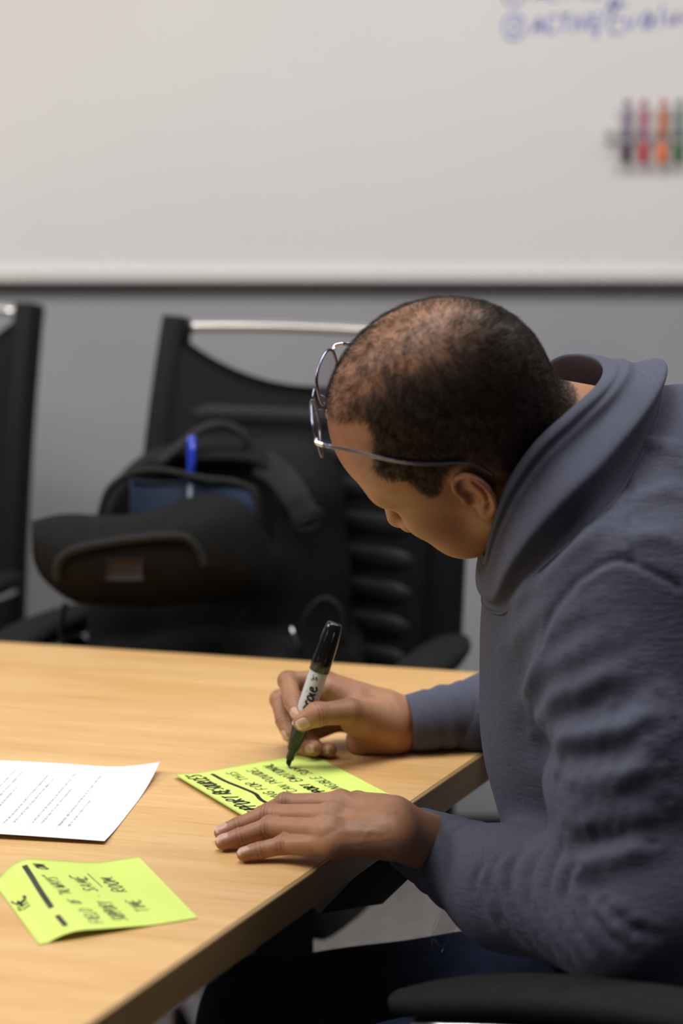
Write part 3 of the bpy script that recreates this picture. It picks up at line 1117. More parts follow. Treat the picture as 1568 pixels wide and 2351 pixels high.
# ------------------------------------------------------------------ swivel chairs
def make_chair(name):
    """faces -Y; origin on the floor under the seat"""
    t = empty(name)
    HB = 1.115
    def back_y(z):
        u = (z - 0.50) / (HB - 0.50)
        return 0.235 + 0.02 * u + 0.085 * u * u
    W2 = 0.225
    for s in (-1, 1):
        zs = np.linspace(0.42, HB, 16)
        path = np.array([(s * (W2 + 0.008 * math.sin((z - .42) / .7 * PI)), back_y(z), z) for z in zs])
        sc = np.stack([np.linspace(0.9, 1.0, 16), np.linspace(1.25, 0.85, 16)], 1)
        V, F = sweep(path, superell(0.021, 0.024, 16, 4), up=np.array([0, 1.0, 0]), scale=sc)
        auto_smooth(obj('side_post', V, F, M['black_plastic'], t))
    # mesh skin with a dipped top edge, between the posts
    nu, nv = 25, 30
    G = []
    for i in range(nu):
        u = -1 + 2 * i / (nu - 1)
        ztop = HB - 0.022 - 0.072 * (1 - abs(u) ** 2.2)
        for j in range(nv):
            z = 0.47 + (ztop - 0.47) * j / (nv - 1)
            G.append((u * (W2 - 0.006), back_y(z) + 0.030 * (1 - u * u) - 0.006, z))
    V, F = slab(np.array(G), -0.012, nu, nv)
    skin = obj('back_skin', V, F, M['black_mesh'], t)
    # padded ribs across the back
    z = 0.505
    while z < 1.0:
        xs = np.linspace(-0.88, 0.88, 15)
        path = np.array([(x * (W2 - 0.012), back_y(z) + 0.030 * (1 - x * x) - 0.011, z) for x in xs])
        sc = np.ones(15)
        sc[0] = sc[-1] = 0.55
        V, F = sweep(path, superell(0.012, 0.019, 12, 2.6), up=np.array([0, -1.0, 0]), scale=sc)
        obj('back_rib', V, F, M['black_pad'], t)
        z += 0.047
    xs = np.linspace(-1, 1, 15)
    path = np.array([(x * (W2 - 0.012), back_y(HB - 0.012) + 0.022 * (1 - x * x), HB - 0.012 + 0.003 * (1 - x * x)) for x in xs])
    obj('chrome_handle', *tube(path, 0.0085, 12), M['chrome'], t)
    # seat
    nu, nv = 21, 21
    G = []
    for i in range(nu):
        u = -1 + 2 * i / (nu - 1)
        for j in range(nv):
            v = -1 + 2 * j / (nv - 1)
            e = (abs(u) ** 5 + abs(v) ** 5) ** 0.2
            k = 1.0 / max(1.0, (abs(u) ** 6 + abs(v) ** 6) ** (1 / 6) / max(abs(u), abs(v), 1e-6))
            x, y = u * k * 0.245, v * k * 0.235 - 0.01
            zz = 0.475 - 0.012 * (1 - u * u) - 0.03 * max(0, -v - 0.6) ** 1.5
            G.append((x, y, zz))
    V, F = slab(np.array(G), 0.055, nu, nv)
    bevel(obj('seat', V, F, M['black_pad'], t), 0.012, 3, 60)
    obj('seat_pan', *box((0, 0, 0.412), (0.30, 0.28, 0.03)), M['black_plastic'], t, smooth=False)
    # arms: a convex padded arc on a slim aluminium strip, carried by a black bracket
    for s in (-1, 1):
        ys = np.linspace(0.20, -0.24, 17)
        z_arc = 0.705 - 0.42 * (ys - 0.02) ** 2 * np.where(ys < 0.02, 1.7, 0.6)
        path = np.stack([np.full(17, s * 0.272) + 0.015 * s * np.sin((0.2 - ys) / .44 * PI), ys, z_arc], 1)
        wsc = np.array([0.45, 0.72, 0.88, 0.96] + [1.0] * 8 + [1.0, .97, .9, .75, .4])
        V, F = sweep(path, superell(0.012, 0.034, 16, 3), up=np.array([0, 0, 1.0]), scale=np.stack([0.6 + 0.4 * wsc, wsc], 1))
        pad = auto_smooth(obj('arm_pad', V, F, M['arm_pad'], t), 50)
        lo = path - np.array([0, 0, 0.017])
        V, F = sweep(lo[1:-1], superell(0.005, 0.031, 12, 4), up=np.array([0, 0, 1.0]), scale=np.stack([np.ones(15), wsc[1:-1]], 1))
        obj('arm_strip', V, F, M['alu'], t)
        br = catmull([(s * 0.272, 0.10, 0.672), (s * 0.275, 0.05, 0.60), (s * 0.268, 0.02, 0.50), (s * 0.20, 0.01, 0.425), (s * 0.13, 0.0, 0.418)], 5)
        V, F = sweep(br, superell(0.011, 0.026, 12, 4), up=np.array([s * 1.0, 0, 0]))
        auto_smooth(obj('arm_bracket', V, F, M['black_plastic'], t), 50)
    obj('gas_lift', *lathe([(0.027, 0.12), (0.027, 0.28), (0.018, 0.282), (0.018, 0.40)], 20), M['black_plastic'], t)
    obj('hub', *lathe([(0.045, 0.075), (0.05, 0.09), (0.045, 0.125), (0.03, 0.13)], 20), M['alu'], t)
    for k in range(5):
        a = -PI / 2 + k * 2 * PI / 5
        d = np.array([math.cos(a), math.sin(a), 0])
        path = [d * 0.03 + [0, 0, 0.105], d * 0.15 + [0, 0, 0.100], d * 0.31 + [0, 0, 0.075]]
        V, F = sweep(path, superell(0.014, 0.021, 12, 3), up=np.array([0, 0, 1.0]), scale=np.array([1.1, 1.0, 0.75]))
        lg = auto_smooth(obj('base_leg', V, F, M['alu'], t), 50)
        sd = np.array([-d[1], d[0], 0])
        w1 = lathe([(0.018, -0.022), (0.026, -0.020), (0.026, -0.006), (0.018, -0.004)], 16, d * 0.31 + [0, 0, 0.027], sd)
        w2 = lathe([(0.018, 0.004), (0.026, 0.006), (0.026, 0.020), (0.018, 0.022)], 16, d * 0.31 + [0, 0, 0.027], sd)
        st = lathe([(0.008, 0.02), (0.008, 0.075)], 8, d * 0.31)
        auto_smooth(obj('caster', *join(w1, w2, st), M['black_plastic'], lg), 50)
    return t


ch0 = make_chair('swivel_chair')
pl_, pr_ = PY(388, 740, 2.97), PY(1085, 1000, 2.9)
ch0.location = (-0.165, 2.60, 0)
ch0.rotation_euler = (0, 0, math.radians(-22))
tag(ch0, 'black ribbed swivel chair with chrome top bar, the backpack on its seat', 'chair', 'black swivel chairs around the table')
ch1 = copy_tree(ch0)
ch1.location = (-0.852, 3.015, 0)
ch1.rotation_euler = (0, 0, math.radians(-25))
tag(ch1, 'black swivel chair cut off by the left picture edge', 'chair', 'black swivel chairs around the table')
ch2 = copy_tree(ch0)
tag(ch2, 'black swivel chair the man sits on, one arm pad in front', 'chair', 'black swivel chairs around the table')
FWD = np.array([-0.89, 0.457, 0.0])
FWD /= np.linalg.norm(FWD)
ch2.location = (0.385, 1.715, 0)
ch2.scale = (1, 1, 1.012)
ch2.rotation_euler = (0, 0, math.atan2(FWD[1], FWD[0]) + PI / 2 - math.radians(0))

# ------------------------------------------------------------------ backpack on the chair seat
BY = 2.60     # front face of the bag
bag_c = PY(480, 1300, BY)
bag = tag(empty('backpack', (bag_c[0], BY + 0.10, 0.475)), 'black nylon backpack with its front pocket open, standing on the chair', 'backpack')
B0 = np.array(bag.location)
def bx(px, py, dy=0.0):
    return PY(px, py, BY + dy)
cL, cR = bx(150, 1300)[0], bx(800, 1300)[0]
zt = bx(600, 1062)[2]
def bag_sdf(p):
    xm = (cL + cR) / 2
    hw_ = (cR - cL) / 2
    zc = (0.475 + zt) / 2
    hz = (zt - 0.475) / 2
    q = p.copy()
    # leans and narrows towards the top, the top slopes down to the left
    u = np.clip((p[:, 2] - 0.475) / (2 * hz), 0, 1.2)
    q[:, 0] = (p[:, 0] - xm - 0.018 * u) / (1 - 0.13 * u ** 2) + xm
    q[:, 1] = p[:, 1] - 0.05 * u
    q[:, 2] = p[:, 2] + 0.05 * np.clip((xm - p[:, 0]) / hw_, 0, 1) ** 1.5 * u
    d = s_box(q, (xm, BY + 0.12, zc), (hw_, 0.115, hz), 0.075)
    # front pocket volume
    d = smin(d, s_box(q, (xm - 0.03, BY + 0.015, 0.60), (hw_ * 0.84, 0.055, 0.115), 0.05), 0.02)
    # side pocket on the right
    d = smin(d, s_box(q, (cR - 0.015, BY + 0.11, 0.60), (0.035, 0.07, 0.10), 0.03), 0.015)
    # mouth of the open front compartment
    c = bx(420, 1175)
    d = smax(d, -s_box(p, (c[0] + 0.005, BY + 0.035, c[2] - 0.02), (0.112, 0.075, 0.085), 0.045), 0.012)
    d += 0.004 * np.sin(p[:, 0] * 23 + p[:, 2] * 17) * np.sin(p[:, 2] * 31 - p[:, 0] * 9)
    return d
V, Q = nets(bag_sdf, (cL - 0.08, BY - 0.08, 0.46), (cR + 0.08, BY + 0.33, zt + 0.06), 0.006)
obj('main_body', V, Q, M['nylon'], bag, world=True)
# folder inside the compartment and the flap that hangs forward
G = []
for i in range(9):
    for j in range(7):
        G.append(bx(300 + 288 * i / 8, 1215 - (115 + (-15 if i > 4 else 0)) * j / 6 + 7 * math.sin(i * 0.8) * (j / 6), 0.055 + 0.01 * math.sin(i)))
V, F = slab(np.array(G), -0.004, 9, 7)
obj('inner_sleeve', V, F, M['lining'], bag, world=True)
rows = [
    [(75, 1212, -0.05), (150, 1196, -0.035), (250, 1200, -0.02), (350, 1190, -0.02), (430, 1160, -0.015), (490, 1150, -0.01), (550, 1172, 0.0), (600, 1240, 0.02)],
    [(78, 1228, -0.07), (150, 1225, -0.075), (250, 1222, -0.078), (350, 1212, -0.078), (430, 1196, -0.07), (500, 1180, -0.06), (560, 1200, -0.04), (606, 1262, 0.005)],
    [(86, 1270, -0.075), (140, 1285, -0.09), (240, 1275, -0.10), (350, 1262, -0.10), (430, 1255, -0.09), (510, 1250, -0.075), (575, 1270, -0.05), (612, 1310, 0.0)],
    [(105, 1310, -0.06), (150, 1330, -0.08), (250, 1330, -0.09), (350, 1328, -0.09), (440, 1322, -0.085), (515, 1318, -0.07), (575, 1325, -0.05), (610, 1350, 0.0)],
    [(140, 1345, -0.03), (180, 1368, -0.045), (260, 1376, -0.05), (350, 1378, -0.05), (440, 1374, -0.05), (515, 1368, -0.04), (570, 1368, -0.03), (600, 1375, 0.0)],
]
C = np.array([[bx(*q) for q in r] for r in rows])
C1 = np.array([catmull(r, 4) for r in C])
C2 = np.array([catmull(C1[:, k], 5) for k in range(C1.shape[1])])
nu, nv = C2.shape[0], C2.shape[1]
V, F = slab(C2.reshape(-1, 3), 0.010, nu, nv)
flap = obj('front_flap', V, F, M['nylon'], bag, world=True)
rim = catmull([bx(*q) for q in rows[0]], 6)
obj('flap_piping', *tube(rim, 0.0055, 8), M['nylon_soft'], flap, world=True)
pk = catmull([bx(132, 1330, -0.10), bx(135, 1290, -0.105), bx(170, 1262, -0.11), bx(260, 1243, -0.112), bx(360, 1232, -0.11), bx(425, 1234, -0.102), bx(455, 1262, -0.098), bx(470, 1300, -0.095)], 6)
obj('pocket_piping', *tube(pk, 0.006, 8), M['nylon_soft'], flap, world=True)
G = [bx(243 + 85 * i / 4, 1332 - 50 * j / 3, -0.114) for i in range(5) for j in range(4)]
V, F = slab(np.array(G), 0.003, 5, 4)
obj('leather_patch', V, F, M['patch'], flap, world=True)
rim = catmull([bx(228, 1192, 0.03), bx(250, 1125, 0.03), bx(300, 1088, 0.03), bx(370, 1080, 0.03), (bx(470, 1100, 0.03)), bx(540, 1108, 0.03), bx(585, 1135, 0.03), bx(592, 1200, 0.03)], 6)
obj('mouth_zipper', *tube(rim, 0.005, 8), M['nylon_soft'], bag, world=True)
hp = catmull([bx(365, 1066, 0.09), bx(420, 1020, 0.10), bx(465, 985, 0.11), bx(515, 976, 0.12), bx(560, 1000, 0.12), bx(578, 1040, 0.12), bx(610, 1070, 0.11)], 6)
V, F = sweep(hp, superell(0.006, 0.013, 10, 3), up=np.array([0, 0, 1.0]))
obj('carry_handle', V, F, M['nylon_soft'], bag, world=True)
sp = catmull([bx(600, 1062, 0.10), bx(640, 1090, 0.06), bx(672, 1130, 0.03), bx(695, 1172, 0.02), bx(705, 1200, 0.015)], 6)
V, F = sweep(sp, superell(0.004, 0.020, 10, 4), up=np.array([0, -1.0, 0.2]))
stp = obj('compression_strap', V, F, M['nylon_soft'], bag, world=True)
ring = catmull([bx(668, 1200, 0.008), bx(700, 1180, 0.004), bx(738, 1172, 0.004), bx(735, 1196, 0.004), bx(715, 1216, 0.006), bx(680, 1214, 0.008)], 4, closed=True)
obj('buckle', *tube(np.concatenate([ring, ring[:1]]), 0.0028, 8), M['black_plastic'], stp, world=True)
for a_, b_ in (((575, 1195, 0.0), (590, 1220, -0.005)), ((592, 1235, 0.0), (598, 1265, -0.005)), ((668, 1440, -0.03), (682, 1480, -0.03))):
    obj('zipper_pull', *tube([bx(*a_), (bx(*a_) + bx(*b_)) / 2 + [0, -0.002, 0], bx(*b_)], np.array([0.0018, 0.0030, 0.0022]), 8), M['alu'], bag, world=True)
for pts in ([(150, 1385), (140, 1440), (150, 1500)], [(560, 1400), (530, 1440), (520, 1500)], [(690, 1500), (700, 1420), (740, 1375), (780, 1400), (790, 1480)]):
    pth = catmull([bx(x, y, -0.035 if x < 600 else 0.0) for x, y in pts], 6)
    obj('seam_piping', *tube(pth, 0.004, 8), M['nylon_soft'], bag, world=True)

# blue pen standing in the open pocket
pen = tag(empty('ballpoint_pen', tuple(bx(437, 1150, 0.035))), 'blue capped ballpoint pen sticking up out of the open backpack pocket', 'pen')
pb, pt = bx(436, 1175, 0.03), bx(441, 1000, 0.045)
ax_ = nrm(pt - pb)
Lp = np.linalg.norm(pt - pb)
obj('barrel', *lathe([(0.0032, 0), (0.0036, 0.002), (0.0036, Lp * 0.42)], 14, pb, ax_), M['pen_clear'], pen, world=True)
obj('cap', *lathe([(0.0046, Lp * 0.38), (0.0050, Lp * 0.42), (0.0056, Lp * 0.75), (0.0066, Lp * 0.86), (0.0062, Lp * 0.96), (0.003, Lp)], 14, pb, ax_), M['pen_blue'], pen, world=True)
cl = pb + ax_ * Lp * 0.93
obj('clip', *sweep([cl, cl + [0.002, -0.011, -0.002], cl + [0.003, -0.011, -0.05]], superell(0.0012, 0.0028, 8, 4), up=np.array([0, 0, 1.0])), M['pen_blue'], pen, world=True)

# ------------------------------------------------------------------ the man: frames
LEFT = np.cross([0, 0, 1.0], FWD)
UPV = np.array([0, 0, 1.0])
RB = np.stack([FWD, LEFT, UPV])
# head: forward F, up U, left Lh; tipped forward and towards the camera
HF = nrm([-0.720, 0.463, -0.517])
Lh = np.array([-0.120, -0.816, -0.565])
Lh = nrm(Lh - HF * (Lh @ HF))
HU = np.cross(HF, Lh)
RH = np.stack([HF, HU, Lh])
GA = math.radians(49)                    # the glasses sit this far up from the line of sight
g1 = math.cos(GA) * HF + math.sin(GA) * HU
gN = math.cos(GA) * HU - math.sin(GA) * HF
HS = 1.03
HO = np.array([0.1172, 1.7908, 1.1170])
def hw(f, u, l):
    return HO + HS * (HF * f + HU * u + Lh * l)
NB = np.array([0.292, 1.865, 1.085])      # base of the neck

# ------------------------------------------------------------------ head
def head_sdf(p):
    q = ((p - HO) @ RH.T) / HS
    a = q.copy()
    a[:, 2] = np.abs(a[:, 2])
    d = s_ell(a, (-0.010, 0.050, 0), (0.100, 0.090, 0.077))
    d = smin(d, s_ell(a, (0.030, 0.040, 0), (0.066, 0.070, 0.066)), 0.03)
    d = smin(d, s_ell(a, (0.038, -0.026, 0), (0.056, 0.072, 0.058)), 0.03)
    d = smin(d, s_cone(a, (0.000, -0.044, 0.052), (0.070, -0.080, 0.012), 0.020, 0.018), 0.025)
    d = smin(d, s_sphere(a, (0.077, -0.081, 0.0), 0.018), 0.02)
    d = smin(d, s_cone(a, (0.084, 0.024, 0.010), (0.074, 0.024, 0.042), 0.012, 0.011), 0.018)      # brow
    d = smin(d, s_ell(a, (0.060, -0.024, 0.040), (0.026, 0.020, 0.020)), 0.02)
    d = smin(d, s_ell(a, (0.058, -0.058, 0.034), (0.026, 0.026, 0.022)), 0.02)                      # cheek bone
    d = smax(d, -s_ell(a, (0.104, 0.000, 0.033), (0.018, 0.014, 0.017)), 0.014)                     # socket
    d = smin(d, s_sphere(a, (0.0745, 0.001, 0.032), 0.0125), 0.004)                                 # lidded eye
    d = smin(d, s_cone(a, (0.092, 0.012, 0), (0.117, -0.034, 0), 0.0075, 0.0115), 0.012)            # nose
    d = smin(d, s_ell(a, (0.104, -0.040, 0.013), (0.012, 0.0085, 0.0075)), 0.007)
    d = smax(d, -s_ell(a, (0.110, -0.047, 0.0065), (0.005, 0.004, 0.0035)), 0.003)
    d = smin(d, s_ell(a, (0.086, -0.064, 0), (0.014, 0.020, 0.030)), 0.012)                         # muzzle
    d = smin(d, s_cone(a, (0.0985, -0.0635, 0.0), (0.088, -0.0665, 0.021), 0.0055, 0.003), 0.004)
    d = smin(d, s_cone(a, (0.0965, -0.0745, 0.0), (0.087, -0.0720, 0.020), 0.006, 0.003), 0.004)
    d = smax(d, -s_cone(a, (0.106, -0.0688, 0.0), (0.094, -0.0688, 0.022), 0.0012, 0.001), 0.003)
    # neck
    nb = ((NB - HO) @ RH.T) / HS
    m = q
    d = smin(d, s_cone(m, (-0.030, -0.015, 0.0), nb, 0.054, 0.058), 0.03)
    d = smin(d, s_cone(m, (0.015, -0.060, 0.0), nb + np.array([0.02, -0.01, 0]), 0.042, 0.052), 0.03)
    d = smin(d, s_cone(m, (-0.040, 0.010, 0.062), nb + np.array([0.05, -0.05, 0.03]), 0.012, 0.014), 0.02)
    # ears
    ra = math.radians(17)
    e = (a - np.array([-0.012, -0.001, 0.078])) / 0.90
    ef = e[:, 0] * math.cos(ra) + e[:, 1] * math.sin(ra)
    eu = -e[:, 0] * math.sin(ra) + e[:, 1] * math.cos(ra)
    el = e[:, 2] - 0.35 * np.clip(-ef + 0.006, 0, 0.1)           # flares outwards towards the back
    E_ = np.stack([ef, eu, el], 1)
    hel = catmull([(0.010, -0.004, -0.002), (0.014, 0.010, 0.001), (0.011, 0.024, 0.003), (0.000, 0.032, 0.004), (-0.012, 0.030, 0.004), (-0.0195, 0.019, 0.004), (-0.0205, 0.004, 0.004), (-0.016, -0.011, 0.003), (-0.008, -0.022, 0.002)], 3)
    dd = s_ell(E_, (-0.003, 0.004, -0.003), (0.0175, 0.028, 0.0045))
    dd = smax(dd, -s_ell(E_, (0.003, -0.001, 0.004), (0.0085, 0.0105, 0.009)), 0.003)             # concha
    dd = smin(dd, s_chain(E_, hel, [0.0032] * len(hel), 0.002), 0.0035)
    ant = catmull([(-0.006, 0.020, 0.002), (-0.011, 0.010, 0.003), (-0.010, -0.002, 0.003), (-0.003, -0.012, 0.002)], 3)
    dd = smin(dd, s_chain(E_, ant, [0.0030] * len(ant), 0.002), 0.003)
    dd = smin(dd, s_ell(E_, (-0.001, -0.024, 0.0005), (0.0085, 0.0095, 0.0045)), 0.004)
    dd = smin(dd, s_ell(E_, (0.0115, -0.004, 0.000), (0.0040, 0.0060, 0.0040)), 0.003)
    dd = smin(dd, s_cone(E_, (0.000, 0.008, -0.012), (0.000, -0.012, -0.012), 0.010, 0.010), 0.006)
    d = smin(d, dd * 0.90, 0.004)
    return d * HS

# ------------------------------------------------------------------ hands
NAILS = []       # (centre, along, normal, half length, half width)
CREASE = []      # (point, along, radius)
def finger(pts, rad, nail_n=None, nl=0.0060, nw=0.0052):
    P = [np.asarray(p, float) for p in pts]
    tip, dip = P[-1], P[-2]
    ax = nrm(tip - dip)
    if nail_n is not None:
        n = np.asarray(nail_n, float)
        n = nrm(n - ax * (n @ ax))
        NAILS.append((tip + n * rad[-1] * 0.80 + ax * 0.0005, ax, n, nl, nw))
    for i in range(1, len(P) - 1):
        CREASE.append((P[i], nrm(P[i + 1] - P[i - 1]), rad[i]))
    return P, rad
TZc = TZ
# left hand, flat on the note
Z = lambda x, y, dz: PZ(x, y, TZc + dz)
L_idx = finger([Z(782, 1848, .036), Z(655, 1846, .031), Z(602, 1872, .0165), Z(572, 1888, .0095)], [.0120, .0098, .0088, .0076], (0, -.3, 1))
L_mid = finger([Z(762, 1876, .039), Z(618, 1871, .0245), Z(548, 1898, .0125), Z(510, 1911, .0092)], [.0122, .0100, .0090, .0078], (-.25, -.35, 1))
L_rng = finger([Z(757, 1908, .036), Z(620, 1899, .0215), Z(552, 1922, .0115), Z(512, 1933, .0086)], [.0118, .0095, .0085, .0074], (-.25, -.35, 1))
L_pky = finger([Z(770, 1938, .027), Z(652, 1940, .0155), Z(596, 1953, .0100), Z(560, 1961, .0078)], [.0110, .0086, .0077, .0067], (-.2, -.4, 1), .0052, .0046)
L_thb = finger([Z(880, 1858, .022), Z(820, 1846, .016), Z(770, 1856, .0105), Z(742, 1862, .0095)], [.0150, .0120, .0100, .0085])
Lw = Z(935, 1908, .034)
Lw2 = PY(1010, 1945, 1.765)
def lhand_sdf(p):
    palm = None
    for (P, r), c, rc in ((L_idx, Z(900, 1868, .036), .0165), (L_mid, Z(900, 1885, .038), .0170), (L_rng, Z(902, 1906, .036), .0165), (L_pky, Z(905, 1926, .030), .0160)):
        e = s_cone(p, P[0] - np.array([0, 0, .0015]), c, r[0] * 1.0, rc)
        palm = e if palm is None else smin(palm, e, .012)
    palm = smin(palm, s_cone(p, Z(800, 1885, .022), Z(880, 1895, .024), .016, .018), .012)
    palm = smin(palm, s_cone(p, Z(900, 1890, .033), Lw2 + LEFT * -0.010, .021, .0225), .014)
    palm = smin(palm, s_cone(p, Z(900, 1918, .030), Lw2 + LEFT * 0.010, .0205, .0225), .014)
    d = smin(palm, s_chain(p, *L_thb, .005), .012)
    for P, r in (L_idx, L_mid, L_rng, L_pky):
        f = s_chain(p, P, r, .003)
        f = smin(f, s_sphere(p, P[1] + np.array([0, 0, .0018]), r[1] * 1.0), .003)
        d = np.minimum(d, smin(palm, f, .009))
    # the palm side stays on the table top where the table is
    return d
# right hand, writing
Y_ = PY
PEN_T = PZ(659, 1761, TZ + 0.0015)
PEN_E = PY(769, 1430, PEN_T[1] + 0.004)
pen_ax = nrm(PEN_E - PEN_T)
R_idx = finger([Y_(738, 1566, 2.040), Y_(661, 1563, 2.030), Y_(672, 1612, 1.998), Y_(685, 1640, 1.984)], [.0125, .0102, .0092, .0082], (-.45, -.8, .15))
R_mid = finger([Y_(748, 1592, 2.062), Y_(642, 1606, 2.050), Y_(652, 1654, 2.026), Y_(664, 1688, 2.012)], [.0122, .0100, .0090, .0078], (-.9, -.45, 0))
R_rng = finger([Y_(765, 1622, 2.070), Y_(662, 1668, 2.052), Y_(690, 1716, 2.034), Y_(722, 1718, 2.012)], [.0118, .0095, .0092, .0086], (-.10, -1, .25))
R_pky = finger([Y_(790, 1650, 2.075), Y_(700, 1690, 2.055), Y_(732, 1724, 2.036), Y_(757, 1722, 2.018)], [.0110, .0090, .0084, .0078], (-.05, -1, .3), .0052, .0046)
R_thb = finger([Y_(862, 1650, 2.022), Y_(802, 1634, 1.992), Y_(728, 1640, 1.972), Y_(695, 1657, 1.971)], [.0185, .0135, .0118, .0102], (-.40, -.65, -.20), .0068, .0062)
Rw = Y_(935, 1664, 2.048)
Rw2 = Y_(1000, 1668, 2.055)
def rhand_sdf(p):
    palm = None
    for (P, r), c, rc in ((R_idx, Y_(880, 1622, 2.046), .0185), (R_mid, Y_(885, 1640, 2.058), .0185), (R_rng, Y_(885, 1662, 2.062), .0185), (R_pky, Y_(880, 1690, 2.058), .0190)):
        e = s_cone(p, P[0], c, r[0] * 1.05, rc)
        palm = e if palm is None else smin(palm, e, .012)
    palm = smin(palm, s_cone(p, Y_(830, 1700, 2.040), Y_(900, 1694, 2.046), .0170, .0200), .014)     # heel
    palm = smin(palm, s_cone(p, Y_(815, 1655, 2.012), Y_(890, 1662, 2.030), .0160, .0220), .016)     # thenar
    palm = smin(palm, s_cone(p, Y_(890, 1645, 2.048), Rw2 + np.array([0, 0, .012]), .0225, .0185), .014)
    palm = smin(palm, s_cone(p, Y_(890, 1682, 2.048), Rw2 + np.array([0, 0, .001]), .0220, .0185), .014)
    d = palm
    tb_ = s_chain(p, *R_thb, .005)
    tb_ = smin(tb_, s_sphere(p, R_thb[0][2], R_thb[1][2] * 1.04), .004)
    d = np.minimum(d, smin(palm, tb_, .010))
    # web of skin between thumb and first finger
    web = s_cone(p, (R_idx[0][0] * .75 + R_thb[0][1] * .25), R_thb[0][0] * .55 + R_idx[0][0] * .45, .0085, .0150)
    d = smin(d, web, .012)
    for P, r in (R_idx, R_mid, R_rng, R_pky):
        f = s_chain(p, P, r, .003)
        f = smin(f, s_sphere(p, P[1], r[1] * 1.04), .003)
        d = np.minimum(d, smin(palm, f, .008))
    # skin gives way around the marker
    ap = p - PEN_T
    t = ap @ pen_ax
    pd = np.linalg.norm(ap - t[:, None] * pen_ax, axis=1) - 0.0098
    d = np.where(t > 0.02, smax(d, -(pd + 0.0006), .0012), d)
    return d
def detail_hand(V, Q):
    N = vnormals(V, Q)
    cre = np.zeros(len(V))
    nail = np.zeros(len(V))
    red = np.zeros(len(V))
    D = np.zeros(len(V))
    for P, ax, r in CREASE:
        q = V - P
        rr = np.linalg.norm(q, axis=1)
        t = q @ ax
        near = np.exp(-(rr / (r * 1.9)) ** 4)
        w = near * (np.exp(-((t - .0022) / .0007) ** 2) + np.exp(-((t + .0018) / .0007) ** 2) + 0.6 * np.exp(-((t + .0050) / .0007) ** 2))
        D -= 0.00045 * w
        cre = np.maximum(cre, 0.60 * near * np.clip(w, 0, 1) + 0.14 * np.exp(-(rr / (r * 1.3)) ** 2))
    for c, ax, n, hl, hw_ in NAILS:
        q = V - c
        x = (q @ ax) / hl
        y = (q @ np.cross(n, ax)) / hw_
        zz = q @ n
        face = np.clip(N @ n, 0, 1)
        m = (np.abs(x) ** 3.2 + np.abs(y) ** 3.2)
        inside = np.clip((1.08 - m) * 6, 0, 1) * (np.abs(zz) < .007) * (face > .25)
        nail = np.maximum(nail, inside * (0.55 + 0.45 * np.clip((x - .55) * 4, 0, 1)))
        edge = np.exp(-((m - 1.15) / .28) ** 2) * (np.abs(zz) < .007) * (face > .1) * (x < .8)
        D -= 0.00045 * edge
        cre = np.maximum(cre, 0.30 * edge)
        tipd = np.linalg.norm(q, axis=1)
        red = np.maximum(red, 0.25 * np.exp(-(tipd / .012) ** 2))
    return V + N * D[:, None], cre, nail, red

# nearest table-aware clamp: nothing sinks into the top
def inside_poly(xy, poly):
    P = np.array(poly)
    ok = np.ones(len(xy), bool)
    for i in range(len(P)):
        a, b = P[i], P[(i + 1) % len(P)]
        ok &= ((b[0] - a[0]) * (xy[:, 1] - a[1]) - (b[1] - a[1]) * (xy[:, 0] - a[0])) > 0
    return ok
def on_table(V, eps=0.0006):
    m = inside_poly(V[:, :2], table_poly) & (V[:, 2] < TZ + eps) & (V[:, 2] > TZ - 0.03)
    V = V.copy()
    V[m, 2] = TZ + eps
    return V

man = tag(empty('person', (0.33, 1.74, 0.0)), 'man in a slate sweater bowed over the table, writing on a sticky note', 'person')
HV, HQ = nets(head_sdf, np.minimum(HO, NB) - 0.17, np.maximum(HO, NB) + np.array([0.13, 0.13, 0.16]), 0.0022)
HV = relax(HV, HQ, 1, 0.4)
def hbox(fs, m=0.03):
    P = np.concatenate([np.array(f[0]) for f in fs])
    return P.min(0) - m, P.max(0) + m
lo, hi = hbox([L_idx, L_mid, L_rng, L_pky, L_thb, ([Lw2, Lw],)])
LV, LQ = nets(lhand_sdf, lo, hi + [0.02, 0, 0], 0.0012)
lo, hi = hbox([R_idx, R_mid, R_rng, R_pky, R_thb, ([Rw2, Rw],)])
RV, RQ = nets(rhand_sdf, lo, hi + [0.02, 0, 0], 0.0012)
LV = relax(LV, LQ, 2, 0.5)
RV = relax(RV, RQ, 2, 0.5)
LV, lc, ln_, lr = detail_hand(LV, LQ)
RV, rc_, rn_, rr_ = detail_hand(RV, RQ)
# tendons, knuckles and a few veins on the back of the flat hand
LN_ = vnormals(LV, LQ)
def ridge(V, N, pts, h, w):
    d = poly_dist(V, catmull(pts, 5))
    up = np.clip(N[:, 2] * 1.6 - 0.2, 0, 1)
    return V + N * (h * np.exp(-(d / w) ** 2) * up)[:, None]
for (P, r), e_ in ((L_idx, (880, 1862, .050)), (L_mid, (885, 1872, .052)), (L_rng, (885, 1890, .050)), (L_pky, (885, 1908, .044))):
    up_ = P[0] + np.array([0, 0, r[0]])
    LV = ridge(LV, LN_, [up_, up_ * .5 + Z(*e_) * .5, Z(*e_)], .0011, .0040)
    LV = ridge(LV, LN_, [up_ + [-.003, 0, 0], up_, up_ + [.003, 0, 0]], .0012, .0065)
for pts in ([(800, 1868), (830, 1878), (870, 1872), (905, 1876)], [(790, 1905), (830, 1898), (862, 1908), (900, 1902)], [(830, 1900), (850, 1888), (872, 1890)], [(820, 1936), (860, 1926), (900, 1932)]):
    q_v = [Z(x, y, .050) for x, y in pts]
    q_v = [LV[np.argmin(np.linalg.norm((LV - q)[:, :2], axis=1) + (LN_[:, 2] < 0.2) * 1.0)] for q in q_v]
    LV = ridge(LV, LN_, q_v, .0006, .0030)
LV, RV = on_table(LV, 0.0014), on_table(RV)
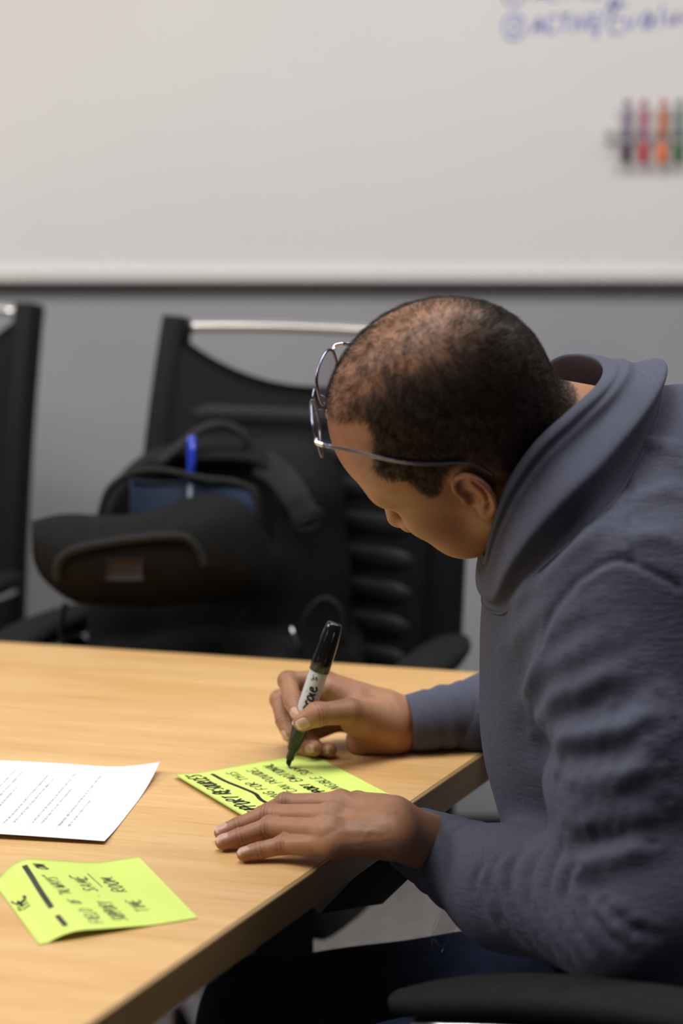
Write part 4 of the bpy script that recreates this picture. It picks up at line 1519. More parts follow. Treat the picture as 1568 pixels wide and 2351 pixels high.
# arms and trunk under the clothes
SH_L, EL_L, WR_L = PY(1425, 1375, 1.705), PY(1475, 2100, 1.575), PY(1010, 1945, 1.765)
SH_R, EL_R, WR_R = NB - LEFT * 0.185 + np.array([0.02, 0, -0.09]), PY(1290, 1610, 2.13), PY(1000, 1668, 2.055)
HIP = np.array([0.335, 1.745, 0.565])
def trunk_sdf(p):
    d = s_cone(p, HIP + [0, 0, .02], HIP * .5 + NB * .5, .09, .095)
    d = smin(d, s_cone(p, HIP * .5 + NB * .5, NB - [0, 0, .03], .095, .06), .04)
    for S, E_, W in ((SH_L, EL_L, WR_L), (SH_R, EL_R, WR_R)):
        d = smin(d, s_chain(p, [NB - [0, 0, .06], S, E_, W], [.05, .045, .036, .020], .02), .03)
    return d
TV, TQ = nets(trunk_sdf, (-0.05, 1.45, 0.48), (0.60, 2.30, 1.25), 0.012)
bV = np.concatenate([HV, LV, RV, TV])
o1, o2, o3 = len(HV), len(HV) + len(LV), len(HV) + len(LV) + len(RV)
bQ = np.concatenate([HQ, LQ + o1, RQ + o2, TQ + o3])
body = obj('body', bV, bQ, M['skin'], man, world=True)

# scalp: where hair grows, in head coordinates
def scalp(P):
    q = ((P - HO) @ RH.T) / HS
    f, u, l = q[:, 0], q[:, 1], np.abs(q[:, 2])
    # hairline drawn in the side view (f, u): receding temple, sideburn, round the ear, nape
    def st(x, a, b):
        t = np.clip((x - a) / (b - a), 0, 1)
        return t * t * (3 - 2 * t)
    H2 = np.array([(.070, .25), (.070, .109), (.042, .110), (.018, .106), (.023, .090), (.044, .069), (.041, .056), (.024, .044), (.027, .018), (.018, .013), (.004, .024), (-.014, .034), (-.034, .032),
                   (-.043, .010), (-.050, -.020), (-.075, -.034), (-.25, -.034), (-.25, .25)])
    P2 = np.stack([f, u], 1)
    n_ = len(H2)
    ins = np.zeros(len(f), bool)
    dist = np.full(len(f), 1e9)
    for i in range(n_):
        a_, b_ = H2[i], H2[(i + 1) % n_]
        e_ = b_ - a_
        t_ = np.clip(((P2 - a_) @ e_) / (e_ @ e_), 0, 1)
        dist = np.minimum(dist, np.linalg.norm(P2 - a_ - t_[:, None] * e_, axis=1))
        cr = (a_[1] > P2[:, 1]) != (b_[1] > P2[:, 1])
        xi = a_[0] + (P2[:, 1] - a_[1]) / (e_[1] if abs(e_[1]) > 1e-12 else 1e-12) * e_[0]
        ins ^= cr & (P2[:, 0] < xi)
    m = st(np.where(ins, dist, -dist), -0.0035, 0.006)
    # thin on top, front to crown
    top = st(u, 0.080, 0.118) * st(0.066 - l, 0.0, 0.032)
    frontal = st(f, 0.020, 0.060) * st(u, 0.06, 0.09)
    thin = np.clip(np.maximum(top * 0.92, frontal * 0.86), 0, 1)
    mott = np.clip((0.6 * vnoise(q, 0.009, 5) + 0.4 * vnoise(q, 0.0045, 6) - 0.28) / 0.44, 0, 1)
    return m, m * (1 - thin * (0.70 + 0.36 * mott)).clip(0.02, 1), q
m_, dens, q_ = scalp(bV[:o1])
stub = np.zeros(len(bV))
stub[:o1] = np.clip(0.06 * m_ + 0.80 * dens, 0, 1)
cre = np.zeros(len(bV)); nail = np.zeros(len(bV)); red = np.zeros(len(bV))
cre[o1:o2], nail[o1:o2], red[o1:o2] = lc, ln_, lr
cre[o2:o3], nail[o2:o3], red[o2:o3] = rc_, rn_, rr_
hq = q_
red[:o1] = 0.45 * np.exp(-(np.linalg.norm(hq - [0.112, -0.036, 0], axis=1) / .02) ** 2) + 0.5 * (np.abs(hq[:, 2]) > 0.079) * (np.abs(hq[:, 0] + .01) < .04) * (np.abs(hq[:, 1]) < .04)
lips = np.exp(-((hq[:, 1] + 0.069) / .009) ** 4) * (np.abs(hq[:, 2]) < .021) * (hq[:, 0] > .085)
red[:o1] = np.maximum(red[:o1], 0.6 * lips)
brow = np.exp(-((hq[:, 1] - 0.0255 + 0.10 * (np.abs(hq[:, 2]) - .032) ** 2 * 30) / .0045) ** 4) * (np.abs(hq[:, 2]) > .012) * (np.abs(hq[:, 2]) < .050) * (hq[:, 0] > .05)
stub[:o1] = np.maximum(stub[:o1], 0.75 * brow)
for nme, vv_ in (('crease', cre), ('nail', nail), ('red', red), ('stubble', stub)):
    attr(body, nme, vv_)

# short hair: tapered flat strands rooted in the scalp
HN = vnormals(HV, HQ)
qa, qb, qc_, qd = HV[HQ[:, 0]], HV[HQ[:, 1]], HV[HQ[:, 2]], HV[HQ[:, 3]]
area = 0.5 * np.linalg.norm(np.cross(qc_ - qa, qd - qb), axis=1)
fm, fd, fq = scalp((qa + qc_) / 2)
wgt = area * (0.13 * fm + 0.87 * fd)
NHAIR = 60000
pick = rng.choice(len(HQ), NHAIR, p=wgt / wgt.sum())
u_, v_ = rng.random(NHAIR)[:, None], rng.random(NHAIR)[:, None]
root = qa[pick] * (1 - u_) * (1 - v_) + qb[pick] * u_ * (1 - v_) + qc_[pick] * u_ * v_ + qd[pick] * (1 - u_) * v_
hn = HN[HQ[pick, 0]]
rq = ((root - HO) @ RH.T) / HS
crown = np.array([-0.062, 0.118, 0.012])
away = rq - crown
away = away / (np.linalg.norm(away, axis=1)[:, None] + 1e-9)
sw = np.cross(away, np.array([-0.3, 1.0, 0]))
tuft = np.stack([vnoise(rq, 0.0065, k_) - 0.5 for k_ in (1, 2, 3)], 1)
flow = (away * 0.85 + sw * 0.35 + tuft * 1.5 + rng.normal(0, .32, (NHAIR, 3))) @ RH
flow = flow - hn * np.sum(flow * hn, 1)[:, None]
flow /= np.linalg.norm(flow, axis=1)[:, None] + 1e-9
lngth = (0.0042 + 0.0030 * np.clip((rq[:, 1] - 0.03) / 0.08, 0, 1)) * rng.uniform(.7, 1.25, NHAIR)
lngth *= np.clip((rq[:, 1] + 0.055) / 0.07, 0.35, 1)
d0 = hn * 0.55 + flow * 0.80
d0 /= np.linalg.norm(d0, axis=1)[:, None]
d1 = hn * 0.10 + flow * 0.97 + rng.normal(0, .22, (NHAIR, 3))
d1 /= np.linalg.norm(d1, axis=1)[:, None]
p0 = root - hn * 0.0004
p1 = root + d0 * lngth[:, None] * 0.5
p2 = p1 + d1 * lngth[:, None] * 0.55
sd = np.cross(d0, rng.normal(0, 1, (NHAIR, 3)))
sd /= np.linalg.norm(sd, axis=1)[:, None] + 1e-9
w0 = 0.00012
hV = np.stack([p0 - sd * w0, p0 + sd * w0, p1 - sd * w0 * .85, p1 + sd * w0 * .85, p2 - sd * w0 * .25, p2 + sd * w0 * .25], 1).reshape(-1, 3)
ii = np.arange(NHAIR)[:, None] * 6
hQ = np.concatenate([ii + np.array([[0, 1, 3, 2]]), ii + np.array([[2, 3, 5, 4]])])
hair = obj('hair', hV, hQ, M['hair'], man, world=True)

# ------------------------------------------------------------------ sweater
def sleeve_l(p):
    A, C1_, E_, Fm, W = SH_L, (SH_L * .45 + EL_L * .55), EL_L, PY(1170, 2040, 1.685), PY(1062, 1985, 1.735)
    return s_chain(p, [A, C1_, E_, Fm, W], [.082, .071, .066, .050, .041], .03)
def sleeve_r(p):
    return s_chain(p, [SH_R, EL_R, PY(1130, 1640, 2.075), PY(1080, 1650, 2.068)], [.075, .058, .040, .036], .03)
def torso(p):
    d = s_ell(p, (0.275, 1.830, 0.86), (0.138, 0.170, 0.20), RB)
    d = smin(d, s_ell(p, (0.288, 1.838, 0.98), (0.140, 0.180, 0.150), RB), .05)
    d = smin(d, s_ell(p, (0.300, 1.800, 0.70), (0.125, 0.160, 0.130), RB), .05)
    d = smin(d, s_cone(p, SH_L + [0.0, 0.01, .005], NB + [0.01, 0, -.055], .072, .075), .05)
    d = smin(d, s_cone(p, SH_R, NB + [0.01, 0, -.055], .072, .075), .05)
    d = smin(d, s_ell(p, (0.330, 1.868, 1.072), (0.095, 0.12, 0.082), RB), .04)
    return d
def sweater_sdf(p):
    d = torso(p)
    d = smin(d, sleeve_l(p), .022)
    d = smin(d, sleeve_r(p), .02)
    return smax(d, 0.605 - p[:, 2], .01)
SV, SQ = nets(sweater_sdf, (0.02, 1.45, 0.59), (0.56, 2.28, 1.24), 0.0034, marg=1.8)
SV = relax(SV, SQ, 2, 0.5)

SNr = vnormals(SV, SQ)
def snap(pts, n=6):
    """put picture points on the sweater surface: first surface point along each sight line"""
    P = catmull([np.array([x, y, 0.0]) for x, y in pts], n)[:, :2] if len(pts) > 2 else np.linspace(pts[0], pts[1], 10)
    rel = SV - _c
    dep = rel @ _F
    sx = IW / 2 + FPX * (rel @ _R) / dep
    sy = IH / 2 - FPX * (rel @ _U) / dep
    facing = np.sum(SNr * rel, 1) < 0
    out = []
    for x, y in P:
        m = ((sx - x) ** 2 + (sy - y) ** 2 < 20 ** 2) & facing
        if m.any():
            k = np.where(m)[0]
            out.append(SV[k[np.argmin(dep[k])]])
    return np.array(out) if len(out) > 1 else None
D = np.zeros(len(SV))
def fold(pts, h, w, sharp=2.0, taper=True):
    global D
    P = snap(pts)
    if P is None:
        return
    d = poly_dist(SV, P)
    g = h * np.exp(-(d / w) ** sharp)
    if taper:
        a, b = np.linalg.norm(SV - P[0], axis=1), np.linalg.norm(SV - P[-1], axis=1)
        L = np.linalg.norm(np.diff(P, axis=0), axis=1).sum()
        g *= np.clip(np.minimum(a, b) / (0.22 * L) , 0, 1) ** 0.7 * 0.85 + 0.15
    D = D + g
FOLDS = [
    # forearm rings near the elbow
    ([(1105, 1960), (1075, 2010), (1085, 2080), (1110, 2130)], .0055, .009), ([(1150, 1935), (1115, 1990), (1118, 2060), (1145, 2130), (1180, 2175)], .0055, .008),
    ([(1195, 1928), (1160, 1985), (1158, 2060), (1180, 2130), (1215, 2190)], .0055, .008), ([(1235, 1930), (1205, 1985), (1200, 2060), (1222, 2130), (1255, 2200)], .0055, .008),
    ([(1270, 1945), (1245, 2000), (1240, 2060), (1262, 2130), (1300, 2210)], .0055, .008), ([(1300, 1975), (1282, 2030), (1290, 2100), (1330, 2180)], .0060, .008),
    ([(1320, 2010), (1335, 2080), (1380, 2150), (1440, 2200)], .0060, .009), ([(1345, 2020), (1380, 2080), (1440, 2130), (1500, 2160)], .006, .010),
    # crook of the elbow and the upper arm
    ([(1300, 1985), (1360, 1965), (1430, 1945), (1500, 1920)], .007, .011), ([(1285, 1905), (1360, 1890), (1450, 1862), (1540, 1825)], .0075, .012),
    ([(1262, 1790), (1330, 1785), (1420, 1768), (1520, 1725)], .0085, .012), ([(1245, 1690), (1330, 1680), (1430, 1660), (1530, 1590)], .0080, .013),
    ([(1215, 1660), (1270, 1600), (1350, 1560), (1450, 1520)], .0070, .013), ([(1190, 1640), (1225, 1560), (1300, 1500), (1400, 1440)], .0065, .013),
    ([(1205, 1600), (1235, 1500), (1290, 1420), (1370, 1370)], .0055, .012), ([(1280, 1850), (1350, 1835), (1430, 1818)], .0045, .009),
    ([(1400, 1740), (1480, 1700), (1560, 1650)], .005, .011),
    # shoulder and collar side
    ([(1160, 1400), (1250, 1300), (1350, 1210), (1410, 1180)], .0060, .012), ([(1140, 1500), (1200, 1440), (1260, 1370), (1300, 1330)], .004, .012),
    ([(1440, 1140), (1500, 1120), (1560, 1110)], .004, .010), ([(1420, 1230), (1490, 1215), (1560, 1220)], .0035, .010), ([(1470, 1000), (1530, 1010), (1566, 1040)], .004, .009),
]
for i_, (p_, h_, w_) in enumerate(FOLDS):
    if i_ < 8:
        fold(p_, -h_ * 1.0, .0042, 1.6)          # creases between the bunched rings of the forearm
        fold([(x + 20, y) for x, y in p_], h_ * 0.5, .008)
    else:
        fold(p_, h_ * 1.2, w_ * 0.95)
# hollows between the folds
for pts, h, w in [([(1195, 1690), (1225, 1725), (1255, 1770)], -.010, .018), ([(1290, 1740), (1380, 1730), (1480, 1695)], -.006, .012), ([(1285, 1945), (1340, 1930), (1400, 1905)], -.005, .010),
                  ([(1310, 1995), (1330, 2010), (1370, 2040)], -.007, .009), ([(1230, 1650), (1300, 1630), (1400, 1595)], -.006, .012), ([(1180, 1380), (1260, 1270), (1330, 1190)], -.005, .010)]:
    fold(pts, h, w)
# seams: armhole, shoulder, neckline
for pts in ([(1568, 1335), (1500, 1295), (1430, 1272), (1370, 1282), (1300, 1340), (1255, 1420), (1228, 1510), (1210, 1570)],
            [(1450, 1272), (1448, 1180), (1430, 1065)]):
    fold(pts, -.0032, .0034, 2.0, False)
    fold([(x + 10, y + 10) for x, y in pts], .0009, .0040, 2.0, False)
SV = SV + SNr * D[:, None]
def on_table2(V):
    m = inside_poly(V[:, :2], table_poly) & (V[:, 2] < TZ + 0.001) & (V[:, 2] > TZ - 0.012) & (V[:, 1] > 1.98)
    V = V.copy()
    V[m, 2] = TZ + 0.001
    return V
SV = relax(SV, SQ, 1, 0.5)
SV = on_table2(SV)
sweater = obj('sweater', SV, SQ, M['sweater'], man, world=True)

def cuff(path, rads, mat=M['sweater_rib'], up=None, thick=0.0035, seam=True):
    """rolled tube: outer wall, rounded mouth, inner wall; rads: list of (a,b)"""
    P, T, N, B = frames(catmull(path, 6), up)
    n = len(P)
    k = 48
    rr = catmull(np.array([(a, b, 0) for a, b in rads]), 6)[:, :2]
    a = np.arange(k) / k * 2 * PI
    rows = []
    def ringr(i, off, fwd=0.0):
        return P[i] + T[i] * fwd + N[i] * (np.cos(a) * (rr[i, 0] + off))[:, None] + B[i] * (np.sin(a) * (rr[i, 1] + off))[:, None]
    for i in range(n - 1, -1, -1):
        w = 0.0012 * math.sin(i * 1.3) if i > 6 else 0
        rows.append(ringr(i, w))
    for q in (0.35, 0.7):
        rows.append(ringr(0, -thick * q, -0.002 * math.sin(q * PI)))
    for i in range(0, 8):
        rows.append(ringr(i, -thick))
    V = np.concatenate(rows)
    F = grid_faces(len(rows), k, closev=True)
    return V, F
V, F = cuff([PY(948, 1926, 1.792), PY(985, 1945, 1.776), PY(1030, 1968, 1.754), PY(1085, 1998, 1.724), PY(1115, 2014, 1.708)],
            [(.0310, .0345), (.0345, .0375), (.0390, .0410), (.0440, .0450), (.0440, .0450)], up=np.array([0, 0, 1.0]))
obj('cuff', V, F, M['sweater_rib'], sweater, world=True)
V, F = cuff([PY(936, 1660, 2.047), PY(975, 1655, 2.052), PY(1030, 1646, 2.060), PY(1080, 1640, 2.068), PY(1105, 1638, 2.074)],
            [(.0300, .0300), (.0330, .0325), (.0350, .0350), (.0375, .0370), (.0385, .0385)], up=np.array([0, 0, 1.0]))
V = on_table2(V)
obj('cuff', V, F, M['sweater_rib'], sweater, world=True)

# stand collar, unzipped and gaping around the neck
rim = catmull([PY(1112, 1284, 1.775), PY(1128, 1215, 1.725), PY(1165, 1115, 1.700), PY(1230, 1020, 1.700), PY(1310, 945, 1.725), PY(1372, 888, 1.770), PY(1392, 848, 1.825), PY(1372, 822, 1.872),
               PY(1322, 813, 1.908), PY(1272, 826, 1.932), PY(1215, 880, 1.950), PY(1160, 980, 1.945), PY(1120, 1100, 1.915), PY(1105, 1220, 1.860)], 7, closed=True)
base = catmull([PY(1160, 1410, 1.735), PY(1215, 1345, 1.690), PY(1290, 1255, 1.665), PY(1365, 1160, 1.665), PY(1430, 1068, 1.695), PY(1490, 985, 1.755), PY(1522, 925, 1.830), PY(1500, 905, 1.930),
                PY(1460, 900, 1.985), PY(1400, 930, 2.010), PY(1320, 1010, 2.010), PY(1240, 1120, 1.985), PY(1180, 1250, 1.930), PY(1148, 1370, 1.830)], 7, closed=True)
nr = len(rim)
for _ in range(8):                    # the neck seam lies on the sweater
    d_ = sweater_sdf(base)
    g_ = np.stack([(sweater_sdf(base + e_) - d_) / 1e-4 for e_ in np.eye(3) * 1e-4], 1)
    g_ /= np.linalg.norm(g_, axis=1)[:, None] + 1e-9
    base = base - g_ * (d_ + 0.0015)[:, None]
for _ in range(3):
    base = base * .5 + (np.roll(base, 1, 0) + np.roll(base, -1, 0)) * .25
mid = (rim + base) / 2
cen_n = mid.mean(0)
rows = []
ax_n = nrm(base.mean(0) - rim.mean(0))
def outw(Pts):
    c = Pts.mean(0)
    v = Pts - c
    v = v - (v @ ax_n)[:, None] * ax_n
    return v / (np.linalg.norm(v, axis=1)[:, None] + 1e-9)
ow = outw(mid)
NR = 30
TH = 0.0045
ph = np.arange(nr) / nr * 2 * PI
for j in range(10, -1, -1):          # inner wall from deep inside up to the rim
    s = j / 10 * 0.75
    rows.append(rim * (1 - s) + base * s - ow * (TH + 0.002 * math.sin(s * 3)))
rows.append(rim - ow * TH * 0.5 - ax_n * 0.0025)
for j in range(NR):                  # outer wall down to the seam
    s = j / (NR - 1)
    bulge = 0.008 * math.sin(s * PI) + 0.0026 * math.exp(-((s - 0.03) / 0.05) ** 2) - 0.0034 * math.exp(-((s - 0.13) / 0.035) ** 2)
    bulge = bulge + 0.017 * math.sin(s * PI) ** 1.1 * np.exp(-((ph - 2.75) / 0.65) ** 2)
    fold_ = 0.0105 * np.sin(s * 3.4 * PI + 1.5 + 0.5 * np.sin(ph * 1.5)) * math.sin(s * PI) * (0.5 + 0.5 * np.cos(ph - 1.9))
    rows.append(rim * (1 - s) + base * s + ow * (bulge + fold_)[:, None])
rows.append(base - g_ * 0.006)
V = np.concatenate(rows)
F = [tuple(reversed(f)) for f in grid_faces(len(rows), nr, closev=True)]
collar = obj('collar', V, F, M['sweater_rib'], sweater, world=True)
sm = collar.modifiers.new('sub', 'SUBSURF'); sm.levels = 1; sm.render_levels = 1
sm_ = base + g_ * 0.0022
obj('neck_seam', *tube(np.concatenate([sm_, sm_[:2]]), 0.0016, 6, caps=False), M['sweater_rib'], sweater, world=True)
# zip placket hanging open under the chin
G = []
for i in range(8):
    for j in range(6):
        u, v = i / 7, j / 5
        G.append(PY(1136 + 30 * v + 22 * u * (1 - v) + 28 * u * u, 1290 + 110 * u - 8 * v, 1.762 - 0.03 * v - 0.02 * u))
V, F = slab(np.array(G), 0.006, 8, 6)
pk_ = obj('zip_placket', V, F, M['sweater_rib'], sweater, world=True)
sm = pk_.modifiers.new('sub', 'SUBSURF'); sm.levels = 1; sm.render_levels = 1

# ------------------------------------------------------------------ trousers, belt, shoes
HPL, HPR = HIP + LEFT * 0.09, HIP - LEFT * 0.09
KNL, KNR = np.array([-0.135, 1.625, 0.505]), np.array([-0.085, 2.035, 0.432])
ANL, ANR = np.array([-0.08, 1.66, 0.085]), np.array([-0.075, 2.06, 0.085])
def trouser_sdf(p):
    d = s_ell(p, HIP + [0, 0, 0.035], (0.13, 0.18, 0.11), RB)
    for H_, K_, A_ in ((HPL, KNL, ANL), (HPR, KNR, ANR)):
        d = smin(d, s_chain(p, [H_, K_, A_], [.092, .068, .055], .03), .03)
    d = d + 0.0025 * np.sin(p[:, 0] * 60 + p[:, 1] * 35) * np.sin(p[:, 2] * 30 + p[:, 1] * 20)
    return smax(d, p[:, 2] - 0.66, .01)
V, Q = nets(trouser_sdf, (-0.24, 1.48, 0.04), (0.55, 2.2, 0.70), 0.007)
tr = obj('trousers', V, Q, M['trouser'], man, world=True)
for A_ in (ANL, ANR):
    fd = nrm(FWD)
    def shoe_sdf(p, A_=A_, fd=fd):
        d = s_cone(p, A_ + [0, 0, -.03], A_ + fd * 0.15 + [0, 0, -.052], .045, .032)
        d = smin(d, s_cone(p, A_, A_ + [0, 0, -.04], .045, .045), .02)
        return smax(d, 0.002 - p[:, 2], .004)
    c = A_ + fd * 0.07
    V, Q = nets(shoe_sdf, (c[0] - .17, c[1] - .17, -0.01), (c[0] + .17, c[1] + .17, .16), 0.008)
    obj('shoe', V, Q, M['shoe'], man, world=True)

# ------------------------------------------------------------------ the big black marker in the right hand
LM = float(np.linalg.norm(PEN_E - PEN_T))
mk = tag(empty('permanent_marker', tuple(PEN_T)), 'large grey permanent marker with its black cap posted, held over the note', 'marker')
# chisel nib
sx_ = nrm(np.cross(pen_ax, [0, 1, 0]))
sy_ = np.cross(pen_ax, sx_)
def pm(x, y, t):
    return PEN_T + sx_ * x + sy_ * y + pen_ax * t
V = [pm(-.0026, -.0022, .0000), pm(.0026, -.0022, .0042), pm(.0026, .0022, .0042), pm(-.0026, .0022, .0000), pm(-.0029, -.0026, .010), pm(.0029, -.0026, .010), pm(.0029, .0026, .010), pm(-.0029, .0026, .010)]
F = [(0, 3, 2, 1), (4, 5, 6, 7), (0, 1, 5, 4), (1, 2, 6, 5), (2, 3, 7, 6), (3, 0, 4, 7)]
bevel(obj('nib', np.array(V), F, M['nib'], mk, smooth=False, world=True), .0006)
auto_smooth(obj('nose_cone', *lathe([(.0037, .0085), (.0042, .0088), (.0046, .0175), (.0050, .018), (.0062, .020), (.0082, .034), (.0094, .0455), (.0095, .047)], 40, PEN_T, pen_ax), M['cap_black'], mk, world=True))
T_C = LM * 0.668
barrel = auto_smooth(obj('barrel', *lathe([(.0093, .0455), (.0097, .0475), (.0098, .055), (.0098, T_C + .003)], 48, PEN_T, pen_ax), M['barrel'], mk, world=True))
auto_smooth(obj('cap', *lathe([(.0100, T_C), (.0107, T_C + .0006), (.0107, T_C + .012), (.0102, T_C + .030), (.0090, LM - .006), (.0078, LM - .0015), (.0068, LM - .0002), (.0060, LM)], 48, PEN_T, pen_ax), M['cap_black'], mk, world=True), 50)
for k in range(8):
    a = k / 8 * 2 * PI + 0.25
    r_ = np.array([.0106, .0108, .0104, .0094])
    tt = np.array([T_C + .012, T_C + .018, T_C + .030, LM - .008])
    path = [PEN_T + pen_ax * t + (sx_ * math.cos(a) + sy_ * math.sin(a)) * (r - .0003) for r, t in zip(r_, tt)]
    obj('cap_rib', *tube(path, .0005, 6), M['cap_black'], mk, world=True)
# lettering wrapped on the barrel: reads from the tip towards the cap
toC = nrm((_c - PEN_T) - pen_ax * ((_c - PEN_T) @ pen_ax))
sideL = np.cross(toC, pen_ax)
if sideL[0] > 0:
    sideL = -sideL
def wrap(t0, ang0):
    def f(P):
        P = np.asarray(P, float)
        a = ang0 + P[:, 1] / .0098
        r = .00990
        return PEN_T + pen_ax * (t0 + P[:, 0])[:, None] + (toC * np.cos(a)[:, None] + sideL * np.sin(a)[:, None]) * r
    return f
def C_(pts, s=1.0, dx=0.0):
    return [(dx + x * s, y * s) for x, y in pts]
script = [
    (0.0, [(.62, .95), (.35, 1.12), (.12, .90), (.30, .62), (.52, .40), (.40, .08), (.10, .02), (-.08, .18)]),
    (.62, [(.06, 0), (.16, 1.1)]), (.62, [(.10, .30), (.28, .56), (.40, .44), (.38, .06), (.52, .02)]),
    (1.20, [(.44, .50), (.22, .55), (.06, .26), (.18, .02), (.38, .18), (.46, .52), (.46, .06), (.58, .03)]),
    (1.74, [(.06, 0), (.12, .54)]), (1.74, [(.10, .32), (.24, .56), (.40, .52)]),
    (2.14, [(-.02, -.48), (.12, .54)]), (2.14, [(.10, .36), (.30, .56), (.46, .36), (.36, .06), (.14, .04)]),
    (2.70, [(.08, .54), (.04, .08), (.18, .02)]), (2.70, [(.13, .76), (.15, .80)]),
    (2.96, [(.06, .28), (.34, .38), (.28, .56), (.10, .46), (.06, .14), (.24, .0), (.50, .14)]),
]
st = [C_([(dx + x, y) for x, y in p], .0125) for dx, p in script]
V, F = ribbons(st, .0021, wrap(.0500, -0.42))
obj('lettering', V, F, M['ink'], barrel, smooth=False, world=True)
st, _ = text_strokes('PERMANENT', .0016, adv=1.0, slant=0)
V, F = ribbons(st, .0003, wrap(.068, -0.80))
obj('lettering', V, F, M['ink'], barrel, smooth=False, world=True)
icon = [[(0.0, .0012), (.0052, .0048)], [(.0002, .0030), (.0010, .0042), (.0020, .0034), (.0012, .0024), (.0002, .0030)], [(.0004, -.0008), (.0014, .0004), (.0024, -.0006), (.0014, -.0016), (.0004, -.0008)],
        [(.0022, .0002), (.0032, .0012), (.0038, .0004), (.0030, -.0004), (.0022, .0002)], [(-.0012, .0046), (.0004, .0056)], [(-.0016, .0034), (-.0004, .0042)]]
V, F = ribbons(icon, .0007, wrap(T_C - .0085, 0.0))
obj('lettering', V, F, M['ink'], barrel, smooth=False, world=True)

# ------------------------------------------------------------------ eyeglasses pushed up on the head
def proj(P):
    d = np.asarray(P) - _c
    z = d @ _F
    return np.array([IW / 2 + FPX * (d @ _R) / z, IH / 2 - FPX * (d @ _U) / z])
gs = np.array([0.12, 0.02])
for _ in range(20):
    f0 = proj(HO + g1 * gs[0] + gN * gs[1])
    J = np.stack([(proj(HO + g1 * (gs[0] + 1e-4) + gN * gs[1]) - f0) / 1e-4, (proj(HO + g1 * gs[0] + gN * (gs[1] + 1e-4)) - f0) / 1e-4], 1)
    gs = gs + np.linalg.lstsq(J, np.array([727, 917]) - f0, rcond=None)[0]
G0 = HO + g1 * gs[0] + gN * gs[1]
tl = math.radians(17)
gU = gN * math.cos(tl) + g1 * math.sin(tl)
gW = g1 * math.cos(tl) - gN * math.sin(tl)
gl = tag(empty('eyeglasses', tuple(G0)), "thin gunmetal eyeglasses pushed up onto the man's head", 'eyeglasses')
def gp(l, u, f=0.0):
    return G0 + Lh * l + gU * u + gW * (f - 2.6 * l * l)
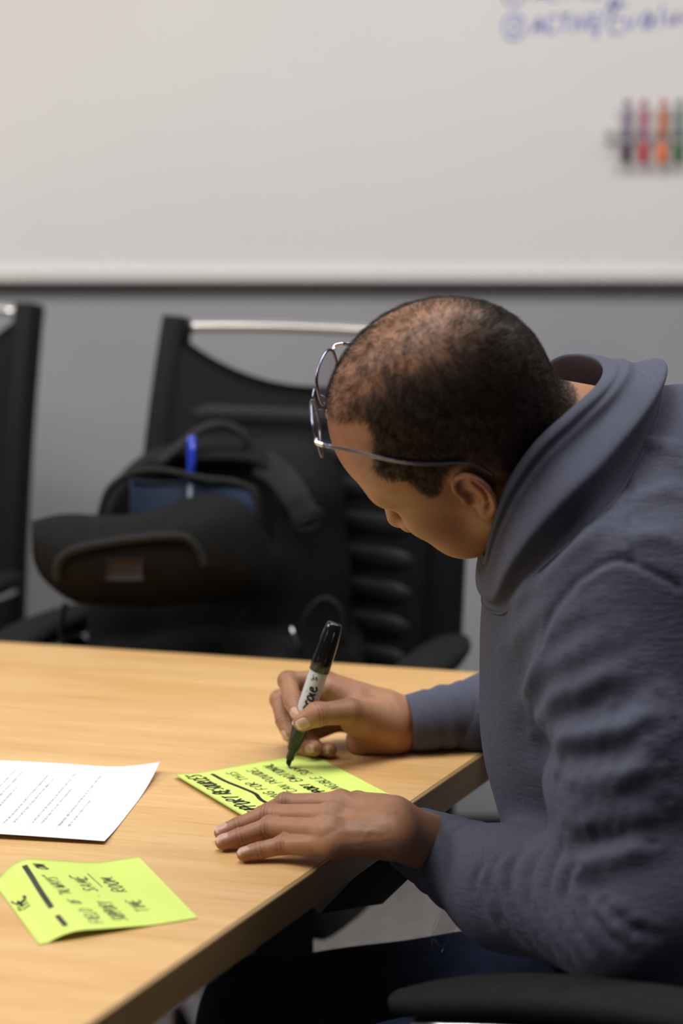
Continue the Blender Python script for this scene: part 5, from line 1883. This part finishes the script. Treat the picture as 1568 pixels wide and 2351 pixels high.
for s in (-1, 1):
    aa = np.linspace(0, 2 * PI, 37)[:-1]
    e = 2.8
    cx, cu, rx, ru = s * 0.0345, -0.004, 0.0255, 0.0205
    pts = []
    for a in aa:
        c_, s_ = math.cos(a), math.sin(a)
        x = cx + rx * np.sign(c_) * abs(c_) ** (2 / e)
        u = cu + ru * np.sign(s_) * abs(s_) ** (2 / e)
        pts.append(gp(x, u))
    loop = np.array(pts + pts[:2])
    rim_o = obj('rim', *tube(loop, .0015, 8, caps=False), M['glass_metal'], gl, world=True)
    cc = gp(cx, cu, .0012)
    V = np.concatenate([[cc], np.array(pts)])
    V2 = V - gW * .0012
    n = len(pts)
    F = [(0, 1 + i, 1 + (i + 1) % n) for i in range(n)] + [(n + 1, n + 2 + (i + 1) % n, n + 2 + i) for i in range(n)]
    obj('lens', np.concatenate([V, V2]), F, M['lens'], gl, world=True)
    hinge = [gp(s * .0595, .006), gp(s * .0655, .007, .001), gp(s * .0685, .006, -.005)]
    obj('hinge', *tube(catmull(hinge, 4), .0018, 8), M['chrome'], gl, world=True)
    h0 = hinge[-1]
    tmp = [h0, h0 - g1 * .04 + Lh * s * .004 + gN * .001, h0 - g1 * .080 + Lh * s * .009 + gN * .008, h0 - g1 * .112 + Lh * s * .010 + gN * .015, h0 - g1 * .132 + Lh * s * .006 + gN * .016, h0 - g1 * .150 - Lh * s * .002 + gN * .006]
    tmp = catmull(tmp, 6)
    for _k in range(60):             # the arm lies on the hair, never inside the head
        near_ = head_sdf(tmp) < 0.0028
        if not near_.any():
            break
        tmp[near_] += Lh * s * .0008
    for _k in range(12):
        tmp[1:-1] = tmp[1:-1] * .5 + (tmp[:-2] + tmp[2:]) * .25
    V, F = sweep(tmp, superell(.0019, .0011, 10, 3), up=gN)
    obj('temple', V, F, M['glass_metal'], gl, world=True)
    pad_ = gp(s * .0085, -.012, -.010)
    obj('nose_pad_arm', *tube(catmull([gp(s * .0105, -.004), gp(s * .0085, -.006, -.006), pad_], 4), .0006, 6), M['glass_metal'], gl, world=True)
    V, F = lathe([(.0006, -.0065), (.0028, -.005), (.0036, 0), (.0028, .005), (.0006, .0065)], 12, pad_, gU)
    obj('nose_pad', V, F, M['glass_pad'], gl, world=True)
obj('bridge', *tube(catmull([gp(-.0095, .006), gp(-.004, .009, .001), gp(.004, .009, .001), gp(.0095, .006)], 5), .0011, 8), M['glass_metal'], gl, world=True)

# ------------------------------------------------------------------ badge at the belt
bd = tag(empty('badge_holder', tuple(PY(1025, 2120, 1.715))), "clear plastic badge holder hanging at the man's belt", 'badge')
c0, c1, c2, c3 = PY(1018, 2086, 1.712), PY(1058, 2094, 1.716), PY(1010, 2190, 1.700), PY(990, 2152, 1.698)
G = np.array([[c3 * (1 - u) * (1 - v) + c2 * (1 - u) * v + c0 * u * (1 - v) + c1 * u * v for v in np.linspace(0, 1, 5)] for u in np.linspace(0, 1, 7)]).reshape(-1, 3)
V, F = slab(G, .0012, 7, 5)
obj('sleeve', V, F, M['badge'], bd, world=True)
edge = np.array([c0, c1, c2, c3, c0, c1])
obj('welded_edge', *tube(catmull(edge, 6), .0007, 6), M['badge'], bd, world=True)
cl0 = PY(1034, 2076, 1.712)
ring_ = [cl0 + np.array([.007 * math.cos(a), -.001, .005 * math.sin(a)]) for a in np.linspace(0, 2 * PI, 16)]
obj('clip', *tube(ring_, .0011, 6), M['chrome'], bd, world=True)
obj('strap', *tube([PY(1022, 2068, 1.714), PY(1034, 2082, 1.712), PY(1040, 2100, 1.712)], .0022, 6), M['badge'], bd, world=True)
